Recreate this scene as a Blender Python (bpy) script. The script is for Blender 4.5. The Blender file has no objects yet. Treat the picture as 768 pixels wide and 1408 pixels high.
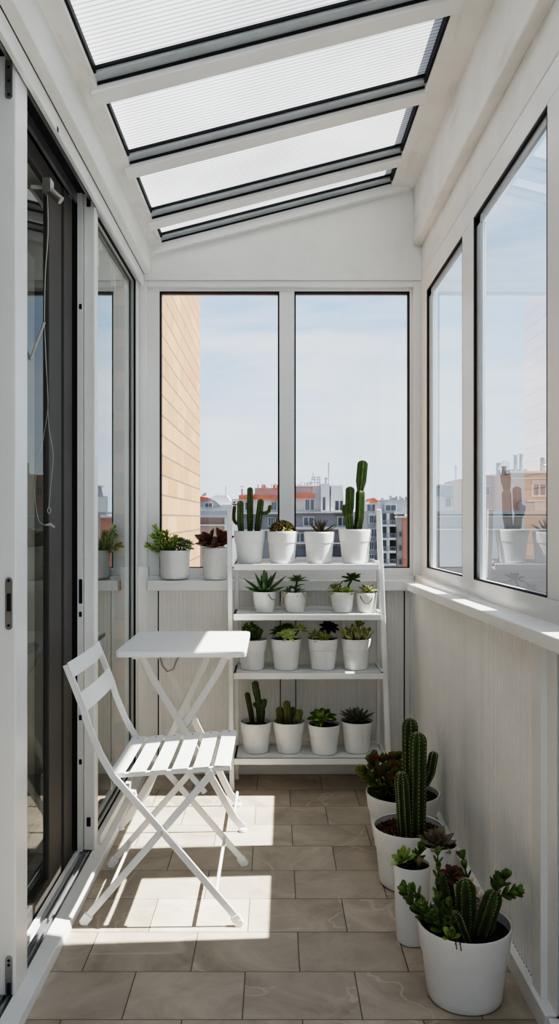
SKY, SUN, VIEW, LOOK, EXPO = 1.0, 11.5, 'Filmic', 'Very High Contrast', 0.1
import bpy, math, random
from mathutils import Vector, Matrix
random.seed(7)
PI = math.pi
C = bpy.context.scene.collection
F, CX, CY, H = 1150.0, 377.0, 712.0, 1.2          # focal length in pixels, principal point, camera height

def at(px, py, d):
    """world point that stands at depth d in front of the camera"""
    return Vector(((px-CX)*d/F, d, H-(py-CY)*d/F))
def ax(px, d): return (px-CX)*d/F
def az(py, d): return H-(py-CY)*d/F

# ------------------------------------------------------------------ materials
def new_mat(name):
    m = bpy.data.materials.new(name); m.use_nodes = True
    nt = m.node_tree; nt.nodes.clear()
    out = nt.nodes.new('ShaderNodeOutputMaterial')
    return m, nt, out
def N(nt, kind, **kw):
    n = nt.nodes.new('ShaderNode'+kind)
    for k, v in kw.items():
        if k in n.inputs: n.inputs[k].default_value = v
        else: setattr(n, k, v)
    return n
def L(nt, a, b): nt.links.new(a, b)
def c4(c): return (c[0], c[1], c[2], 1.0)

def paint(name, col, rough=.45, var=.06, scale=6.0, metallic=0.0, stain=None, bump=0.0, bscale=60, spec=.4):
    m, nt, out = new_mat(name)
    b = N(nt, 'BsdfPrincipled', Roughness=rough, Metallic=metallic)
    b.inputs['Specular IOR Level'].default_value = spec
    tc = N(nt, 'TexCoord')
    no = N(nt, 'TexNoise', Scale=scale, Detail=4.0, Roughness=.6)
    L(nt, tc.outputs['Object'], no.inputs['Vector'])
    rp = N(nt, 'ValToRGB')
    rp.color_ramp.elements[0].position = .3; rp.color_ramp.elements[1].position = .7
    rp.color_ramp.elements[0].color = c4([x*(1-var) for x in col])
    rp.color_ramp.elements[1].color = c4([min(1, x*(1+var*.4)) for x in col])
    L(nt, no.outputs['Fac'], rp.inputs['Fac'])
    last = rp.outputs['Color']
    if stain:
        s = N(nt, 'TexNoise', Scale=stain[1], Detail=8.0, Roughness=.7)
        mp = N(nt, 'Mapping'); mp.inputs['Scale'].default_value = stain[2]
        L(nt, tc.outputs['Object'], mp.inputs['Vector']); L(nt, mp.outputs['Vector'], s.inputs['Vector'])
        r2 = N(nt, 'ValToRGB'); r2.color_ramp.elements[0].position = .54; r2.color_ramp.elements[1].position = .78
        r2.color_ramp.elements[0].color = (0,0,0,1); r2.color_ramp.elements[1].color = (.6,.6,.6,1)
        L(nt, s.outputs['Fac'], r2.inputs['Fac'])
        mx = N(nt, 'Mix', data_type='RGBA')
        mx.inputs[7].default_value = c4(stain[0])
        L(nt, r2.outputs['Color'], mx.inputs[0]); L(nt, last, mx.inputs[6]); last = mx.outputs[2]
    L(nt, last, b.inputs['Base Color'])
    if bump:
        n2 = N(nt, 'TexNoise', Scale=bscale, Detail=3.0); L(nt, tc.outputs['Object'], n2.inputs['Vector'])
        bp = N(nt, 'Bump', Strength=bump, Distance=.01); L(nt, n2.outputs['Fac'], bp.inputs['Height'])
        L(nt, bp.outputs['Normal'], b.inputs['Normal'])
    L(nt, b.outputs['BSDF'], out.inputs['Surface'])
    return m

def glass(name, tint=(.95,.97,.96), boost=1.0):
    m, nt, out = new_mat(name)
    lw = N(nt, 'LayerWeight', Blend=.5)
    p = N(nt, 'Math', operation='POWER'); L(nt, lw.outputs['Facing'], p.inputs[0]); p.inputs[1].default_value = 5.0
    f = N(nt, 'Math', operation='MULTIPLY_ADD'); L(nt, p.outputs[0], f.inputs[0]); f.inputs[1].default_value = .96; f.inputs[2].default_value = .04
    a = N(nt, 'Math', operation='MULTIPLY'); L(nt, f.outputs[0], a.inputs[0]); a.inputs[1].default_value = 2.0*boost
    d = N(nt, 'Math', operation='ADD'); L(nt, f.outputs[0], d.inputs[0]); d.inputs[1].default_value = 1.0
    r = N(nt, 'Math', operation='DIVIDE', use_clamp=True); L(nt, a.outputs[0], r.inputs[0]); L(nt, d.outputs[0], r.inputs[1])
    t = N(nt, 'BsdfTransparent'); t.inputs['Color'].default_value = c4(tint)
    g = N(nt, 'BsdfGlossy', Roughness=0.0); g.inputs['Color'].default_value = (.97,.99,.99,1)
    mx = N(nt, 'MixShader'); L(nt, r.outputs[0], mx.inputs[0]); L(nt, t.outputs[0], mx.inputs[1]); L(nt, g.outputs[0], mx.inputs[2])
    L(nt, mx.outputs[0], out.inputs['Surface'])
    return m

def polycarbonate():
    m, nt, out = new_mat('ribbed_polycarbonate')
    tc = N(nt, 'TexCoord'); sx = N(nt, 'SeparateXYZ'); L(nt, tc.outputs['Object'], sx.inputs[0])
    w = N(nt, 'Math', operation='MULTIPLY'); L(nt, sx.outputs['Y'], w.inputs[0]); w.inputs[1].default_value = 2*PI/.0195
    s = N(nt, 'Math', operation='SINE'); L(nt, w.outputs[0], s.inputs[0])
    rp = N(nt, 'ValToRGB'); mr = N(nt, 'MapRange'); mr.inputs[1].default_value = -1; mr.inputs[2].default_value = 1
    L(nt, s.outputs[0], mr.inputs[0]); L(nt, mr.outputs[0], rp.inputs['Fac'])
    rp.color_ramp.elements[0].position = .02; rp.color_ramp.elements[0].color = (.30,.32,.34,1)
    rp.color_ramp.elements[1].position = .45; rp.color_ramp.elements[1].color = (.60,.61,.62,1)
    no = N(nt, 'TexNoise', Scale=2.2, Detail=2.0); L(nt, tc.outputs['Object'], no.inputs['Vector'])
    mn = N(nt, 'MapRange'); mn.inputs[1].default_value = .3; mn.inputs[2].default_value = .7; mn.inputs[3].default_value = .82; mn.inputs[4].default_value = 1.05
    L(nt, no.outputs['Fac'], mn.inputs[0])
    mul = N(nt, 'VectorMath', operation='SCALE'); L(nt, rp.outputs['Color'], mul.inputs[0]); L(nt, mn.outputs[0], mul.inputs['Scale'])
    t = N(nt, 'BsdfTranslucent'); L(nt, mul.outputs[0], t.inputs['Color'])
    dd = N(nt, 'BsdfDiffuse'); L(nt, mul.outputs[0], dd.inputs['Color'])
    mx = N(nt, 'MixShader'); mx.inputs[0].default_value = POLY_DIFFUSE; L(nt, t.outputs[0], mx.inputs[1]); L(nt, dd.outputs[0], mx.inputs[2])
    L(nt, mx.outputs[0], out.inputs['Surface'])
    return m
POLY_DIFFUSE = .45

def tile_floor(name, dark=1.0):
    m, nt, out = new_mat(name)
    b = N(nt, 'BsdfPrincipled', Roughness=.42); b.inputs['Specular IOR Level'].default_value = .35
    tc = N(nt, 'TexCoord'); mp = N(nt, 'Mapping')
    W, R = .288, .2115
    mp.inputs['Location'].default_value = (.077+W*20, -2.0+R*21, 0)
    L(nt, tc.outputs['Object'], mp.inputs['Vector'])
    def brick(c1, c2, mo):
        k = N(nt, 'TexBrick', offset=.5, offset_frequency=2, squash=1.0)
        k.inputs['Color1'].default_value = c1; k.inputs['Color2'].default_value = c2; k.inputs['Mortar'].default_value = mo
        for n_, v in (('Scale',1.0),('Mortar Size',.0016),('Mortar Smooth',.15),('Bias',0.0),('Brick Width',W),('Row Height',R)):
            k.inputs[n_].default_value = v
        L(nt, mp.outputs['Vector'], k.inputs['Vector']); return k
    br = brick((.45*dark,.395*dark,.335*dark,1), (.60*dark,.535*dark,.46*dark,1), (.12*dark,.10*dark,.085*dark,1))
    # per-tile offset so that the veining breaks at the joints
    idb = brick((0,0,0,1), (1,1,1,1), (.5,.5,.5,1))
    off = N(nt, 'VectorMath', operation='SCALE'); L(nt, idb.outputs['Color'], off.inputs[0]); off.inputs['Scale'].default_value = 7.0
    add = N(nt, 'VectorMath', operation='ADD'); L(nt, mp.outputs['Vector'], add.inputs[0]); L(nt, off.outputs[0], add.inputs[1])
    no = N(nt, 'TexNoise', Scale=4.5, Detail=9.0, Roughness=.62, Distortion=1.2); L(nt, add.outputs[0], no.inputs['Vector'])
    rp = N(nt, 'ValToRGB'); rp.color_ramp.elements[0].position = .32; rp.color_ramp.elements[1].position = .72
    rp.color_ramp.elements[0].color = (.66,.65,.63,1); rp.color_ramp.elements[1].color = (1.1,1.09,1.07,1)
    L(nt, no.outputs['Fac'], rp.inputs['Fac'])
    mul = N(nt, 'Mix', data_type='RGBA', blend_type='MULTIPLY'); mul.inputs[0].default_value = 1.0
    L(nt, br.outputs['Color'], mul.inputs[6]); L(nt, rp.outputs['Color'], mul.inputs[7])
    # thin pale veins
    vn = N(nt, 'TexNoise', Scale=1.3, Detail=4.0, Roughness=.5, Distortion=.6); L(nt, add.outputs[0], vn.inputs['Vector'])
    v1 = N(nt, 'Math', operation='SUBTRACT'); L(nt, vn.outputs['Fac'], v1.inputs[0]); v1.inputs[1].default_value = .5
    v2 = N(nt, 'Math', operation='ABSOLUTE'); L(nt, v1.outputs[0], v2.inputs[0])
    v3 = N(nt, 'MapRange'); L(nt, v2.outputs[0], v3.inputs[0]); v3.inputs[1].default_value = .0; v3.inputs[2].default_value = .006; v3.inputs[3].default_value = .38; v3.inputs[4].default_value = 0.0
    vm = N(nt, 'Mix', data_type='RGBA'); L(nt, v3.outputs[0], vm.inputs[0]); L(nt, mul.outputs[2], vm.inputs[6]); vm.inputs[7].default_value = (.74*dark,.69*dark,.62*dark,1)
    mo = N(nt, 'Mix', data_type='RGBA'); L(nt, br.outputs['Fac'], mo.inputs[0]); L(nt, vm.outputs[2], mo.inputs[6]); mo.inputs[7].default_value = (.15*dark,.125*dark,.10*dark,1)
    L(nt, mo.outputs[2], b.inputs['Base Color'])
    inv = N(nt, 'Math', operation='SUBTRACT'); inv.inputs[0].default_value = 1.0; L(nt, br.outputs['Fac'], inv.inputs[1])
    hs = N(nt, 'Math', operation='MULTIPLY_ADD'); L(nt, no.outputs['Fac'], hs.inputs[0]); hs.inputs[1].default_value = .25; L(nt, inv.outputs[0], hs.inputs[2])
    bp = N(nt, 'Bump', Strength=.35, Distance=.002); L(nt, hs.outputs[0], bp.inputs['Height']); L(nt, bp.outputs['Normal'], b.inputs['Normal'])
    L(nt, b.outputs['BSDF'], out.inputs['Surface'])
    return m

def brick_wall():
    m, nt, out = new_mat('peach_brick')
    b = N(nt, 'BsdfPrincipled', Roughness=.85)
    tc = N(nt, 'TexCoord'); s = N(nt, 'SeparateXYZ'); L(nt, tc.outputs['Object'], s.inputs[0])
    cb = N(nt, 'CombineXYZ'); L(nt, s.outputs['Y'], cb.inputs[0]); L(nt, s.outputs['Z'], cb.inputs[1])
    ad = N(nt, 'VectorMath', operation='ADD'); L(nt, cb.outputs[0], ad.inputs[0]); ad.inputs[1].default_value = (20, 20.08, 0)
    k = N(nt, 'TexBrick', offset=.5, offset_frequency=2)
    k.inputs['Color1'].default_value = (.37,.195,.115,1); k.inputs['Color2'].default_value = (.44,.25,.155,1); k.inputs['Mortar'].default_value = (.17,.13,.10,1)
    for n_, v in (('Scale',1.0),('Mortar Size',.0060),('Mortar Smooth',.2),('Bias',0.0),('Brick Width',.43),('Row Height',.107)):
        k.inputs[n_].default_value = v
    L(nt, ad.outputs[0], k.inputs['Vector'])
    no = N(nt, 'TexNoise', Scale=5.0, Detail=6.0); L(nt, tc.outputs['Object'], no.inputs['Vector'])
    mr = N(nt, 'MapRange'); L(nt, no.outputs['Fac'], mr.inputs[0]); mr.inputs[3].default_value = .8; mr.inputs[4].default_value = 1.15
    sc = N(nt, 'VectorMath', operation='SCALE'); L(nt, k.outputs['Color'], sc.inputs[0]); L(nt, mr.outputs[0], sc.inputs['Scale'])
    L(nt, sc.outputs[0], b.inputs['Base Color'])
    iv = N(nt, 'Math', operation='SUBTRACT'); iv.inputs[0].default_value = 1.0; L(nt, k.outputs['Fac'], iv.inputs[1])
    bp = N(nt, 'Bump', Strength=.5, Distance=.01); L(nt, iv.outputs[0], bp.inputs['Height']); L(nt, bp.outputs['Normal'], b.inputs['Normal'])
    L(nt, b.outputs['BSDF'], out.inputs['Surface'])
    return m

def leaf_mat(name, base, tip, edge=None, edge_amt=.0, rough=.42, var=.25, spot=None, trans=.12, gain=1.45):
    sat = lambda c: [min(.9, max(.004, (sum(c)/3+(x-sum(c)/3)*.95)*gain*k)) for x, k in zip(c, (1.22, 1.0, .9))]
    base, tip, edge = sat(base), sat(tip), (sat(edge) if edge else None)
    """leaf colours run from base to tip, with an optional margin colour; the mesh attribute
    'leaf' carries (along, margin, per-leaf random)"""
    m, nt, out = new_mat(name)
    b = N(nt, 'BsdfPrincipled', Roughness=rough); b.inputs['Specular IOR Level'].default_value = .35
    at_ = N(nt, 'Attribute', attribute_name='leaf'); s = N(nt, 'SeparateColor'); L(nt, at_.outputs['Color'], s.inputs[0])
    mx = N(nt, 'Mix', data_type='RGBA'); mx.inputs[6].default_value = c4(base); mx.inputs[7].default_value = c4(tip)
    p = N(nt, 'Math', operation='POWER'); L(nt, s.outputs[0], p.inputs[0]); p.inputs[1].default_value = 1.6
    L(nt, p.outputs[0], mx.inputs[0]); last = mx.outputs[2]
    if edge:
        e = N(nt, 'MapRange'); L(nt, s.outputs[1], e.inputs[0]); e.inputs[1].default_value = .35; e.inputs[2].default_value = .9; e.inputs[4].default_value = edge_amt
        m2 = N(nt, 'Mix', data_type='RGBA'); L(nt, e.outputs[0], m2.inputs[0]); L(nt, last, m2.inputs[6]); m2.inputs[7].default_value = c4(edge); last = m2.outputs[2]
    tc = N(nt, 'TexCoord'); no = N(nt, 'TexNoise', Scale=55.0, Detail=3.0); L(nt, tc.outputs['Object'], no.inputs['Vector'])
    r = N(nt, 'MapRange'); L(nt, s.outputs[2], r.inputs[0]); r.inputs[3].default_value = 1-var; r.inputs[4].default_value = 1+var
    r2 = N(nt, 'MapRange'); L(nt, no.outputs['Fac'], r2.inputs[0]); r2.inputs[1].default_value = .3; r2.inputs[2].default_value = .7; r2.inputs[3].default_value = .8; r2.inputs[4].default_value = 1.15
    q = N(nt, 'Math', operation='MULTIPLY'); L(nt, r.outputs[0], q.inputs[0]); L(nt, r2.outputs[0], q.inputs[1])
    sc = N(nt, 'VectorMath', operation='SCALE'); L(nt, last, sc.inputs[0]); L(nt, q.outputs[0], sc.inputs['Scale'])
    L(nt, sc.outputs[0], b.inputs['Base Color'])
    if trans:
        tr = N(nt, 'BsdfTranslucent'); L(nt, sc.outputs[0], tr.inputs['Color'])
        ms = N(nt, 'MixShader'); ms.inputs[0].default_value = trans
        L(nt, b.outputs[0], ms.inputs[1]); L(nt, tr.outputs[0], ms.inputs[2]); L(nt, ms.outputs[0], out.inputs['Surface'])
    else: L(nt, b.outputs[0], out.inputs['Surface'])
    return m

M = {}
M['frame']  = paint('white_aluminium', (.80,.80,.785), .35, .05, 3)
M['wallw']  = paint('white_painted_wall', (.79,.785,.765), .6, .05, 2.5, stain=((.70,.68,.64), 3.0, (3,.8,3)))
M['stain']  = paint('stained_white_paint', (.78,.765,.735), .6, .08, 5, stain=((.50,.45,.37), 4.0, (4,.6,4)))
M['panel']  = paint('ribbed_white_panel', (.85,.838,.812), .55, .06, 4)
M['track']  = paint('aluminium_track', (.45,.46,.47), .3, .15, 12, metallic=.6)
M['bar']    = paint('grey_glazing_bar', (.46,.49,.51), .4, .1, 8, metallic=.1)
M['gasket'] = paint('black_rubber', (.02,.022,.025), .6, .2, 20)
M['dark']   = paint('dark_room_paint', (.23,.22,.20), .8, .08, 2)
M['darker'] = paint('shaded_brown_frame', (.10,.095,.088), .6, .1, 4)
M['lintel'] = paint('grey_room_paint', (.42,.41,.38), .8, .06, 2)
M['steel']  = paint('brushed_steel', (.42,.41,.39), .35, .15, 25, metallic=.8)
M['white']  = paint('white_enamel', (.86,.86,.85), .35, .03, 8)
M['stand']  = paint('white_satin_wood', (.79,.79,.775), .42, .04, 6)
M['pot']    = paint('white_glazed_pot', (.80,.80,.785), .38, .04, 9)
M['potb']   = paint('white_chalky_pot', (.78,.775,.75), .6, .09, 22, stain=((.55,.5,.42), 14.0, (1,1,1)))
M['rubber'] = paint('grey_rubber_foot', (.33,.32,.30), .6, .1, 20)
M['cord']   = paint('white_cord', (.50,.49,.46), .7, .08, 30)
M['soil']   = paint('dark_potting_soil', (.032,.024,.018), .95, .5, 90, bump=1.0, bscale=160)
M['gravel'] = paint('red_brown_gravel', (.20,.085,.045), .8, .45, 70)
M['pebble'] = paint('pale_pebble', (.55,.47,.40), .8, .3, 60)
M['spine']  = paint('pale_spine', (.72,.70,.55), .7, .1, 60)
M['stem']   = paint('brown_stem', (.13,.11,.055), .8, .3, 60)
M['dry']    = paint('dry_leaf', (.46,.37,.24), .8, .25, 40)
M['petal']  = paint('red_petal', (.42,.035,.03), .5, .3, 60)
M['bud']    = paint('cream_bud', (.75,.60,.50), .5, .2, 60)
M['glass']  = glass('window_glass', (.96,.97,.97), .66)
M['glassb'] = glass('back_window_glass', (.97,.98,.98), .45)
M['glassd'] = glass('inner_leaf_glass', (.93,.95,.94), .45)
M['glassl'] = glass('door_glass', (.90,.93,.91), 1.12)
M['poly']   = polycarbonate()
M['tile']   = tile_floor('stone_tile_floor')
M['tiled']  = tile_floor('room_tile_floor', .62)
M['brick']  = brick_wall()
g = leaf_mat
M['cact']   = g('cactus_green', (.05,.10,.020), (.085,.155,.03), edge=(.13,.19,.06), edge_amt=.6, var=.2, trans=0, gain=.82)
M['cactd']  = g('dark_cactus_green', (.026,.050,.013), (.042,.075,.018), edge=(.065,.10,.03), edge_amt=.6, var=.2, trans=0)
M['cacto']  = g('olive_cactus', (.06,.085,.025), (.10,.13,.045), edge=(.16,.18,.08), edge_amt=.5, var=.25, trans=0)
M['agave']  = g('agave_leaf', (.10,.19,.10), (.075,.15,.085), edge=(.13,.19,.12), edge_amt=.3)
M['olive']  = g('olive_rosette', (.20,.24,.08), (.15,.14,.055), edge=(.26,.26,.12), edge_amt=.5, gain=1.0)
M['haw']    = g('haworthia_leaf', (.10,.13,.07), (.12,.10,.07), edge=(.17,.17,.12), edge_amt=.6, gain=1.0)
M['jade']   = g('jade_leaf', (.06,.13,.03), (.10,.18,.045), edge=(.14,.2,.06), edge_amt=.4)
M['jadel']  = g('light_jade_leaf', (.13,.23,.06), (.20,.30,.085), edge=(.24,.32,.12), edge_amt=.4)
M['varie']  = g('variegated_leaf', (.20,.34,.08), (.34,.46,.18), edge=(.62,.66,.42), edge_amt=.9)
M['varid']  = g('cream_edged_leaf', (.10,.18,.06), (.20,.28,.11), edge=(.50,.52,.34), edge_amt=.8)
M['lime']   = g('lime_leaf', (.30,.44,.06), (.22,.36,.05), edge=(.36,.5,.1), edge_amt=.5, trans=.3)
M['green']  = g('deep_green_leaf', (.09,.19,.035), (.06,.14,.03), edge=(.12,.2,.05), edge_amt=.4, trans=.2)
M['blue']   = g('blue_grey_leaf', (.095,.14,.105), (.14,.18,.145), edge=(.18,.22,.18), edge_amt=.5)
M['bluel']  = g('blue_green_leaf', (.10,.19,.11), (.17,.25,.15), edge=(.22,.29,.2), edge_amt=.5)
M['burg']   = g('burgundy_leaf', (.10,.075,.04), (.085,.040,.028), edge=(.15,.09,.055), edge_amt=.5)
M['purple'] = g('dark_purple_leaf', (.03,.018,.018), (.035,.012,.016), edge=(.05,.025,.025), edge_amt=.4)
M['kal']    = g('kalanchoe_leaf', (.075,.125,.025), (.115,.165,.035), edge=(.16,.16,.05), edge_amt=.4)
M['graylf'] = g('grey_green_leaf', (.12,.13,.105), (.15,.16,.13), edge=(.22,.23,.19), edge_amt=.7)

# ------------------------------------------------------------------ mesh builder
class MB:
    def __init__(s): s.v=[]; s.f=[]; s.m=[]; s.a=[]
    def vert(s, p, a=(0,0,.5)): s.v.append(tuple(p)); s.a.append(a); return len(s.v)-1
    def face(s, idx, mi=0): s.f.append(tuple(idx)); s.m.append(mi)
    def hexa(s, p, mi=0):
        """8 corners: bottom ring then top ring, both counter-clockwise from above"""
        b = [s.vert(q) for q in p]
        for q in ((3,2,1,0),(4,5,6,7),(0,1,5,4),(1,2,6,5),(2,3,7,6),(3,0,4,7)): s.face([b[i] for i in q], mi)
    def box(s, x0,x1,y0,y1,z0,z1, mi=0):
        s.hexa([(x0,y0,z0),(x1,y0,z0),(x1,y1,z0),(x0,y1,z0),(x0,y0,z1),(x1,y0,z1),(x1,y1,z1),(x0,y1,z1)], mi)
    def run(s, x0,x1, ya,za0,za1, yb,zb0,zb1, mi=0):
        """bar running in depth whose bottom and top heights change from the near end (ya) to the far end (yb)"""
        s.hexa([(x0,ya,za0),(x1,ya,za0),(x1,yb,zb0),(x0,yb,zb0),(x0,ya,za1),(x1,ya,za1),(x1,yb,zb1),(x0,yb,zb1)], mi)
    def bar(s, a, b, w, t, up=(0,1,0), mi=0):
        """flat bar from a to b; t is its thickness along 'up', w its width across"""
        a, b = Vector(a), Vector(b); d = (b-a).normalized(); u = Vector(up); u = (u-d*u.dot(d)).normalized(); r = d.cross(u)
        q = []
        for p in (a, b):
            for sr, su in ((-1,-1),(1,-1),(1,1),(-1,1)): q.append(p+r*(sr*w/2)+u*(su*t/2))
        s.hexa([q[0],q[1],q[2],q[3],q[4],q[5],q[6],q[7]], mi)
    def ribbon(s, pts, w, y0, y1, mi=0):
        """flat steel strip following (x,z) points, w wide in that plane"""
        n = len(pts); P = [Vector((p[0],p[1])) for p in pts]; ring = []
        for i in range(n):
            t = ((P[min(i+1,n-1)]-P[max(i-1,0)])).normalized(); nn = Vector((-t.y,t.x))
            a, b = P[i]+nn*w/2, P[i]-nn*w/2
            ring.append([s.vert((a.x,y0,a.y)), s.vert((b.x,y0,b.y)), s.vert((b.x,y1,b.y)), s.vert((a.x,y1,a.y))])
        for i in range(n-1):
            for k in range(4): s.face((ring[i][k], ring[i][(k+1)%4], ring[i+1][(k+1)%4], ring[i+1][k]), mi)
        s.face(ring[0][::-1], mi); s.face(ring[-1], mi)
    def tube(s, pts, rad, n=8, mi=0, att=(0,0,.5)):
        P = [Vector(p) for p in pts]; R = rad if isinstance(rad, (list,tuple)) else [rad]*len(P)
        u = None; rings = []
        for i in range(len(P)):
            d = (P[min(i+1,len(P)-1)]-P[max(i-1,0)]).normalized()
            if u is None:
                u = d.orthogonal().normalized()
            u = (u-d*u.dot(d)).normalized(); w = d.cross(u)
            rings.append([s.vert(P[i]+(u*math.cos(2*PI*k/n)+w*math.sin(2*PI*k/n))*R[i], att) for k in range(n)])
        for i in range(len(P)-1):
            for k in range(n): s.face((rings[i][k], rings[i][(k+1)%n], rings[i+1][(k+1)%n], rings[i+1][k]), mi)
        s.face(rings[0][::-1], mi); s.face(rings[-1], mi)
    def lathe(s, prof, n=40, c=(0,0,0), mi=0):
        rings = []
        for r, z in prof:
            if r < 1e-6: rings.append([s.vert((c[0],c[1],c[2]+z))])
            else: rings.append([s.vert((c[0]+r*math.cos(2*PI*k/n), c[1]+r*math.sin(2*PI*k/n), c[2]+z)) for k in range(n)])
        for a, b in zip(rings[:-1], rings[1:]):
            for k in range(n):
                j = (k+1)%n
                if len(a)==1 and len(b)==1: continue
                if len(a)==1: s.face((a[0], b[j], b[k]), mi)
                elif len(b)==1: s.face((a[k], a[j], b[0]), mi)
                else: s.face((a[k], a[j], b[j], b[k]), mi)
    def leaf(s, base, d, up, Ln, W, T, shape='lance', bend=0.0, mi=0, seg=6, cup=.25, rnd=None, stripe=False):
        base, d, up = Vector(base), Vector(d).normalized(), Vector(up)
        up = (up-d*up.dot(d))
        up = up.normalized() if up.length > 1e-5 else d.orthogonal().normalized()
        side = d.cross(up).normalized(); rnd = random.random() if rnd is None else rnd
        rings = []; p = base.copy(); dd = d.copy(); uu = up.copy()
        for i in range(seg+1):
            t = i/seg
            if shape == 'lance':  w = (math.sin(PI*min(1, .18+.82*t)))**.8 if t > .39 else .62+.38*math.sin(PI*.5*t/.39)
            elif shape == 'spoon': w = .38+.62*math.sin(PI*.5*min(1, t/.68)) if t < .68 else math.sqrt(max(0, 1-((t-.68)/.32)**2))
            elif shape == 'round': w = math.sqrt(max(0, 1-(2*max(t,.04)-1)**2))
            else:                 w = (1-t)**.75
            w = max(w, .03)
            hw, ht = W*.5*w, T*.5*(.35+.65*min(1, w*1.1))*(1-.5*t)
            m_ = [(-hw, 0+cup*hw, 1.0), (-hw*.55, ht+cup*hw*.3, .4), (0, ht*.9, 0.0), (hw*.55, ht+cup*hw*.3, .4), (hw, 0+cup*hw, 1.0), (hw*.5, -ht, .4), (-hw*.5, -ht, .4)]
            rings.append([s.vert(p+side*x+uu*z, (t, e, rnd)) for x, z, e in m_])
            R = Matrix.Rotation(bend/seg, 3, side)
            dd = (R@dd).normalized(); uu = (R@uu).normalized(); p = p+dd*(Ln/seg)
        n = 7
        for i in range(seg):
            for k in range(n): s.face((rings[i][k], rings[i][(k+1)%n], rings[i+1][(k+1)%n], rings[i+1][k]), mi)
        s.face(rings[0][::-1], mi); s.face(rings[-1], mi)
    def rosette(s, c, axis, n, Ln, W, T, t0, t1, shape='lance', bend=0.0, mi=0, inner=.45, jit=.12, ph=0.0, seg=5, cup=.25, rise=.0):
        """leaves on the golden angle; t0/t1 = lean from the axis of the inner/outer leaves (radians)"""
        c = Vector(c); axis = Vector(axis).normalized(); u = axis.orthogonal().normalized(); w = axis.cross(u)
        for i in range(n):
            t = i/max(1, n-1); a = ph+i*2.39996+random.uniform(-jit, jit)
            lean = t0+(t1-t0)*t**.8+random.uniform(-jit, jit)*.6
            rad = u*math.cos(a)+w*math.sin(a)
            d = axis*math.cos(lean)+rad*math.sin(lean)
            up = axis*math.sin(lean)-rad*math.cos(lean)
            k = (inner+(1-inner)*t)*random.uniform(.9, 1.08)
            s.leaf(c+axis*(rise*(1-t))+rad*(W*.12*t), d, up, Ln*k, W*(.55+.45*t), T, shape, bend, mi, seg, cup)
    def column(s, pts, R, ribs=6, depth=.28, mi=0, smi=1, dome=.9, per=3, spine=.006, sp_every=1, flat=1.0, base=.85, segs=14, tuft=3, dot=0.0):
        """ribbed cactus stem along a path, rounded at the tip, with rows of spines on its ribs"""
        P = [Vector(p) for p in pts]
        # resample
        Ls = [0]
        for a, b in zip(P[:-1], P[1:]): Ls.append(Ls[-1]+(b-a).length)
        tot = Ls[-1]
        def pos(t):
            x = t*tot
            for i in range(len(P)-1):
                if x <= Ls[i+1] or i == len(P)-2:
                    k = (x-Ls[i])/max(1e-6, Ls[i+1]-Ls[i]); return P[i].lerp(P[i+1], k)
        ts = [i/segs*(1-R*dome/tot) for i in range(segs+1)]
        e = 1-R*dome/tot
        ts += [e+(1-e)*q for q in (.35,.65,.86,.96,1.0)]
        n = ribs*per*2 if per > 1 else ribs*2
        rings = []; u = None; rnd = random.random()
        for t in ts:
            p = pos(t); d = (pos(min(1, t+.03))-pos(max(0, t-.03))).normalized()
            if u is None: u = d.cross(Vector((0,1,0))); u = u.normalized() if u.length > .1 else Vector((1,0,0))
            u = (u-d*u.dot(d)).normalized(); w = d.cross(u)
            r = R*(base+(1-base)*min(1, t*3))
            if t > e: r *= math.sqrt(max(.004, 1-((t-e)/(1-e))**2))
            ring = []
            for k in range(n):
                th = 2*PI*k/n; cr = .5+.5*math.cos(ribs*th)
                rr = r*(1-depth*(1-cr))
                ring.append(s.vert(p+u*(math.cos(th)*rr)+w*(math.sin(th)*rr*flat), (t*.7, cr, rnd)))
            rings.append((ring, p, d, r))
        for (a, *_), (b, *_) in zip(rings[:-1], rings[1:]):
            for k in range(n): s.face((a[k], a[(k+1)%n], b[(k+1)%n], b[k]), mi)
        s.face(rings[0][0][::-1], mi); s.face(rings[-1][0], mi)
        if spine:
            for i in range(1, len(rings)-1, sp_every):
                ring, p, d, r = rings[i]
                for q in range(ribs):
                    v = Vector(s.v[ring[q*per*2 if per > 1 else q*2]]); o = (v-p).normalized()
                    if dot: s.blob(v+o*dot*.2, dot, smi)
                    for j in range(tuft):
                        dr = (o+d*random.uniform(-.7,.9)+o.cross(d)*random.uniform(-.8,.8)).normalized()
                        sd = dr.orthogonal().normalized()*spine*.09; sw = dr.cross(sd)
                        q0 = [s.vert(v+sd), s.vert(v-sd*.5+sw*.86), s.vert(v-sd*.5-sw*.86)]; tip = s.vert(v+dr*spine*random.uniform(.7,1.2))
                        for x in range(3): s.face((q0[x], q0[(x+1)%3], tip), smi)
    def blob(s, c, r, mi=0, sq=1.0, att=(0,0,.5), n=6, rot=None):
        c = Vector(c); k0 = len(s.v); rings = []
        for j in range(1, 4):
            ph = PI*j/4
            rings.append([s.vert(c+Vector((math.sin(ph)*math.cos(2*PI*k/n)*r, math.sin(ph)*math.sin(2*PI*k/n)*r, math.cos(ph)*r*sq)), att) for k in range(n)])
        tp = s.vert(c+Vector((0,0,r*sq)), att); bt = s.vert(c-Vector((0,0,r*sq)), att)
        for k in range(n):
            j = (k+1)%n
            s.face((tp, rings[0][k], rings[0][j]), mi); s.face((bt, rings[2][j], rings[2][k]), mi)
            s.face((rings[0][k], rings[1][k], rings[1][j], rings[0][j]), mi); s.face((rings[1][k], rings[2][k], rings[2][j], rings[1][j]), mi)
        if rot:
            for i in range(k0, len(s.v)): s.v[i] = tuple(c+rot@(Vector(s.v[i])-c))
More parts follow.
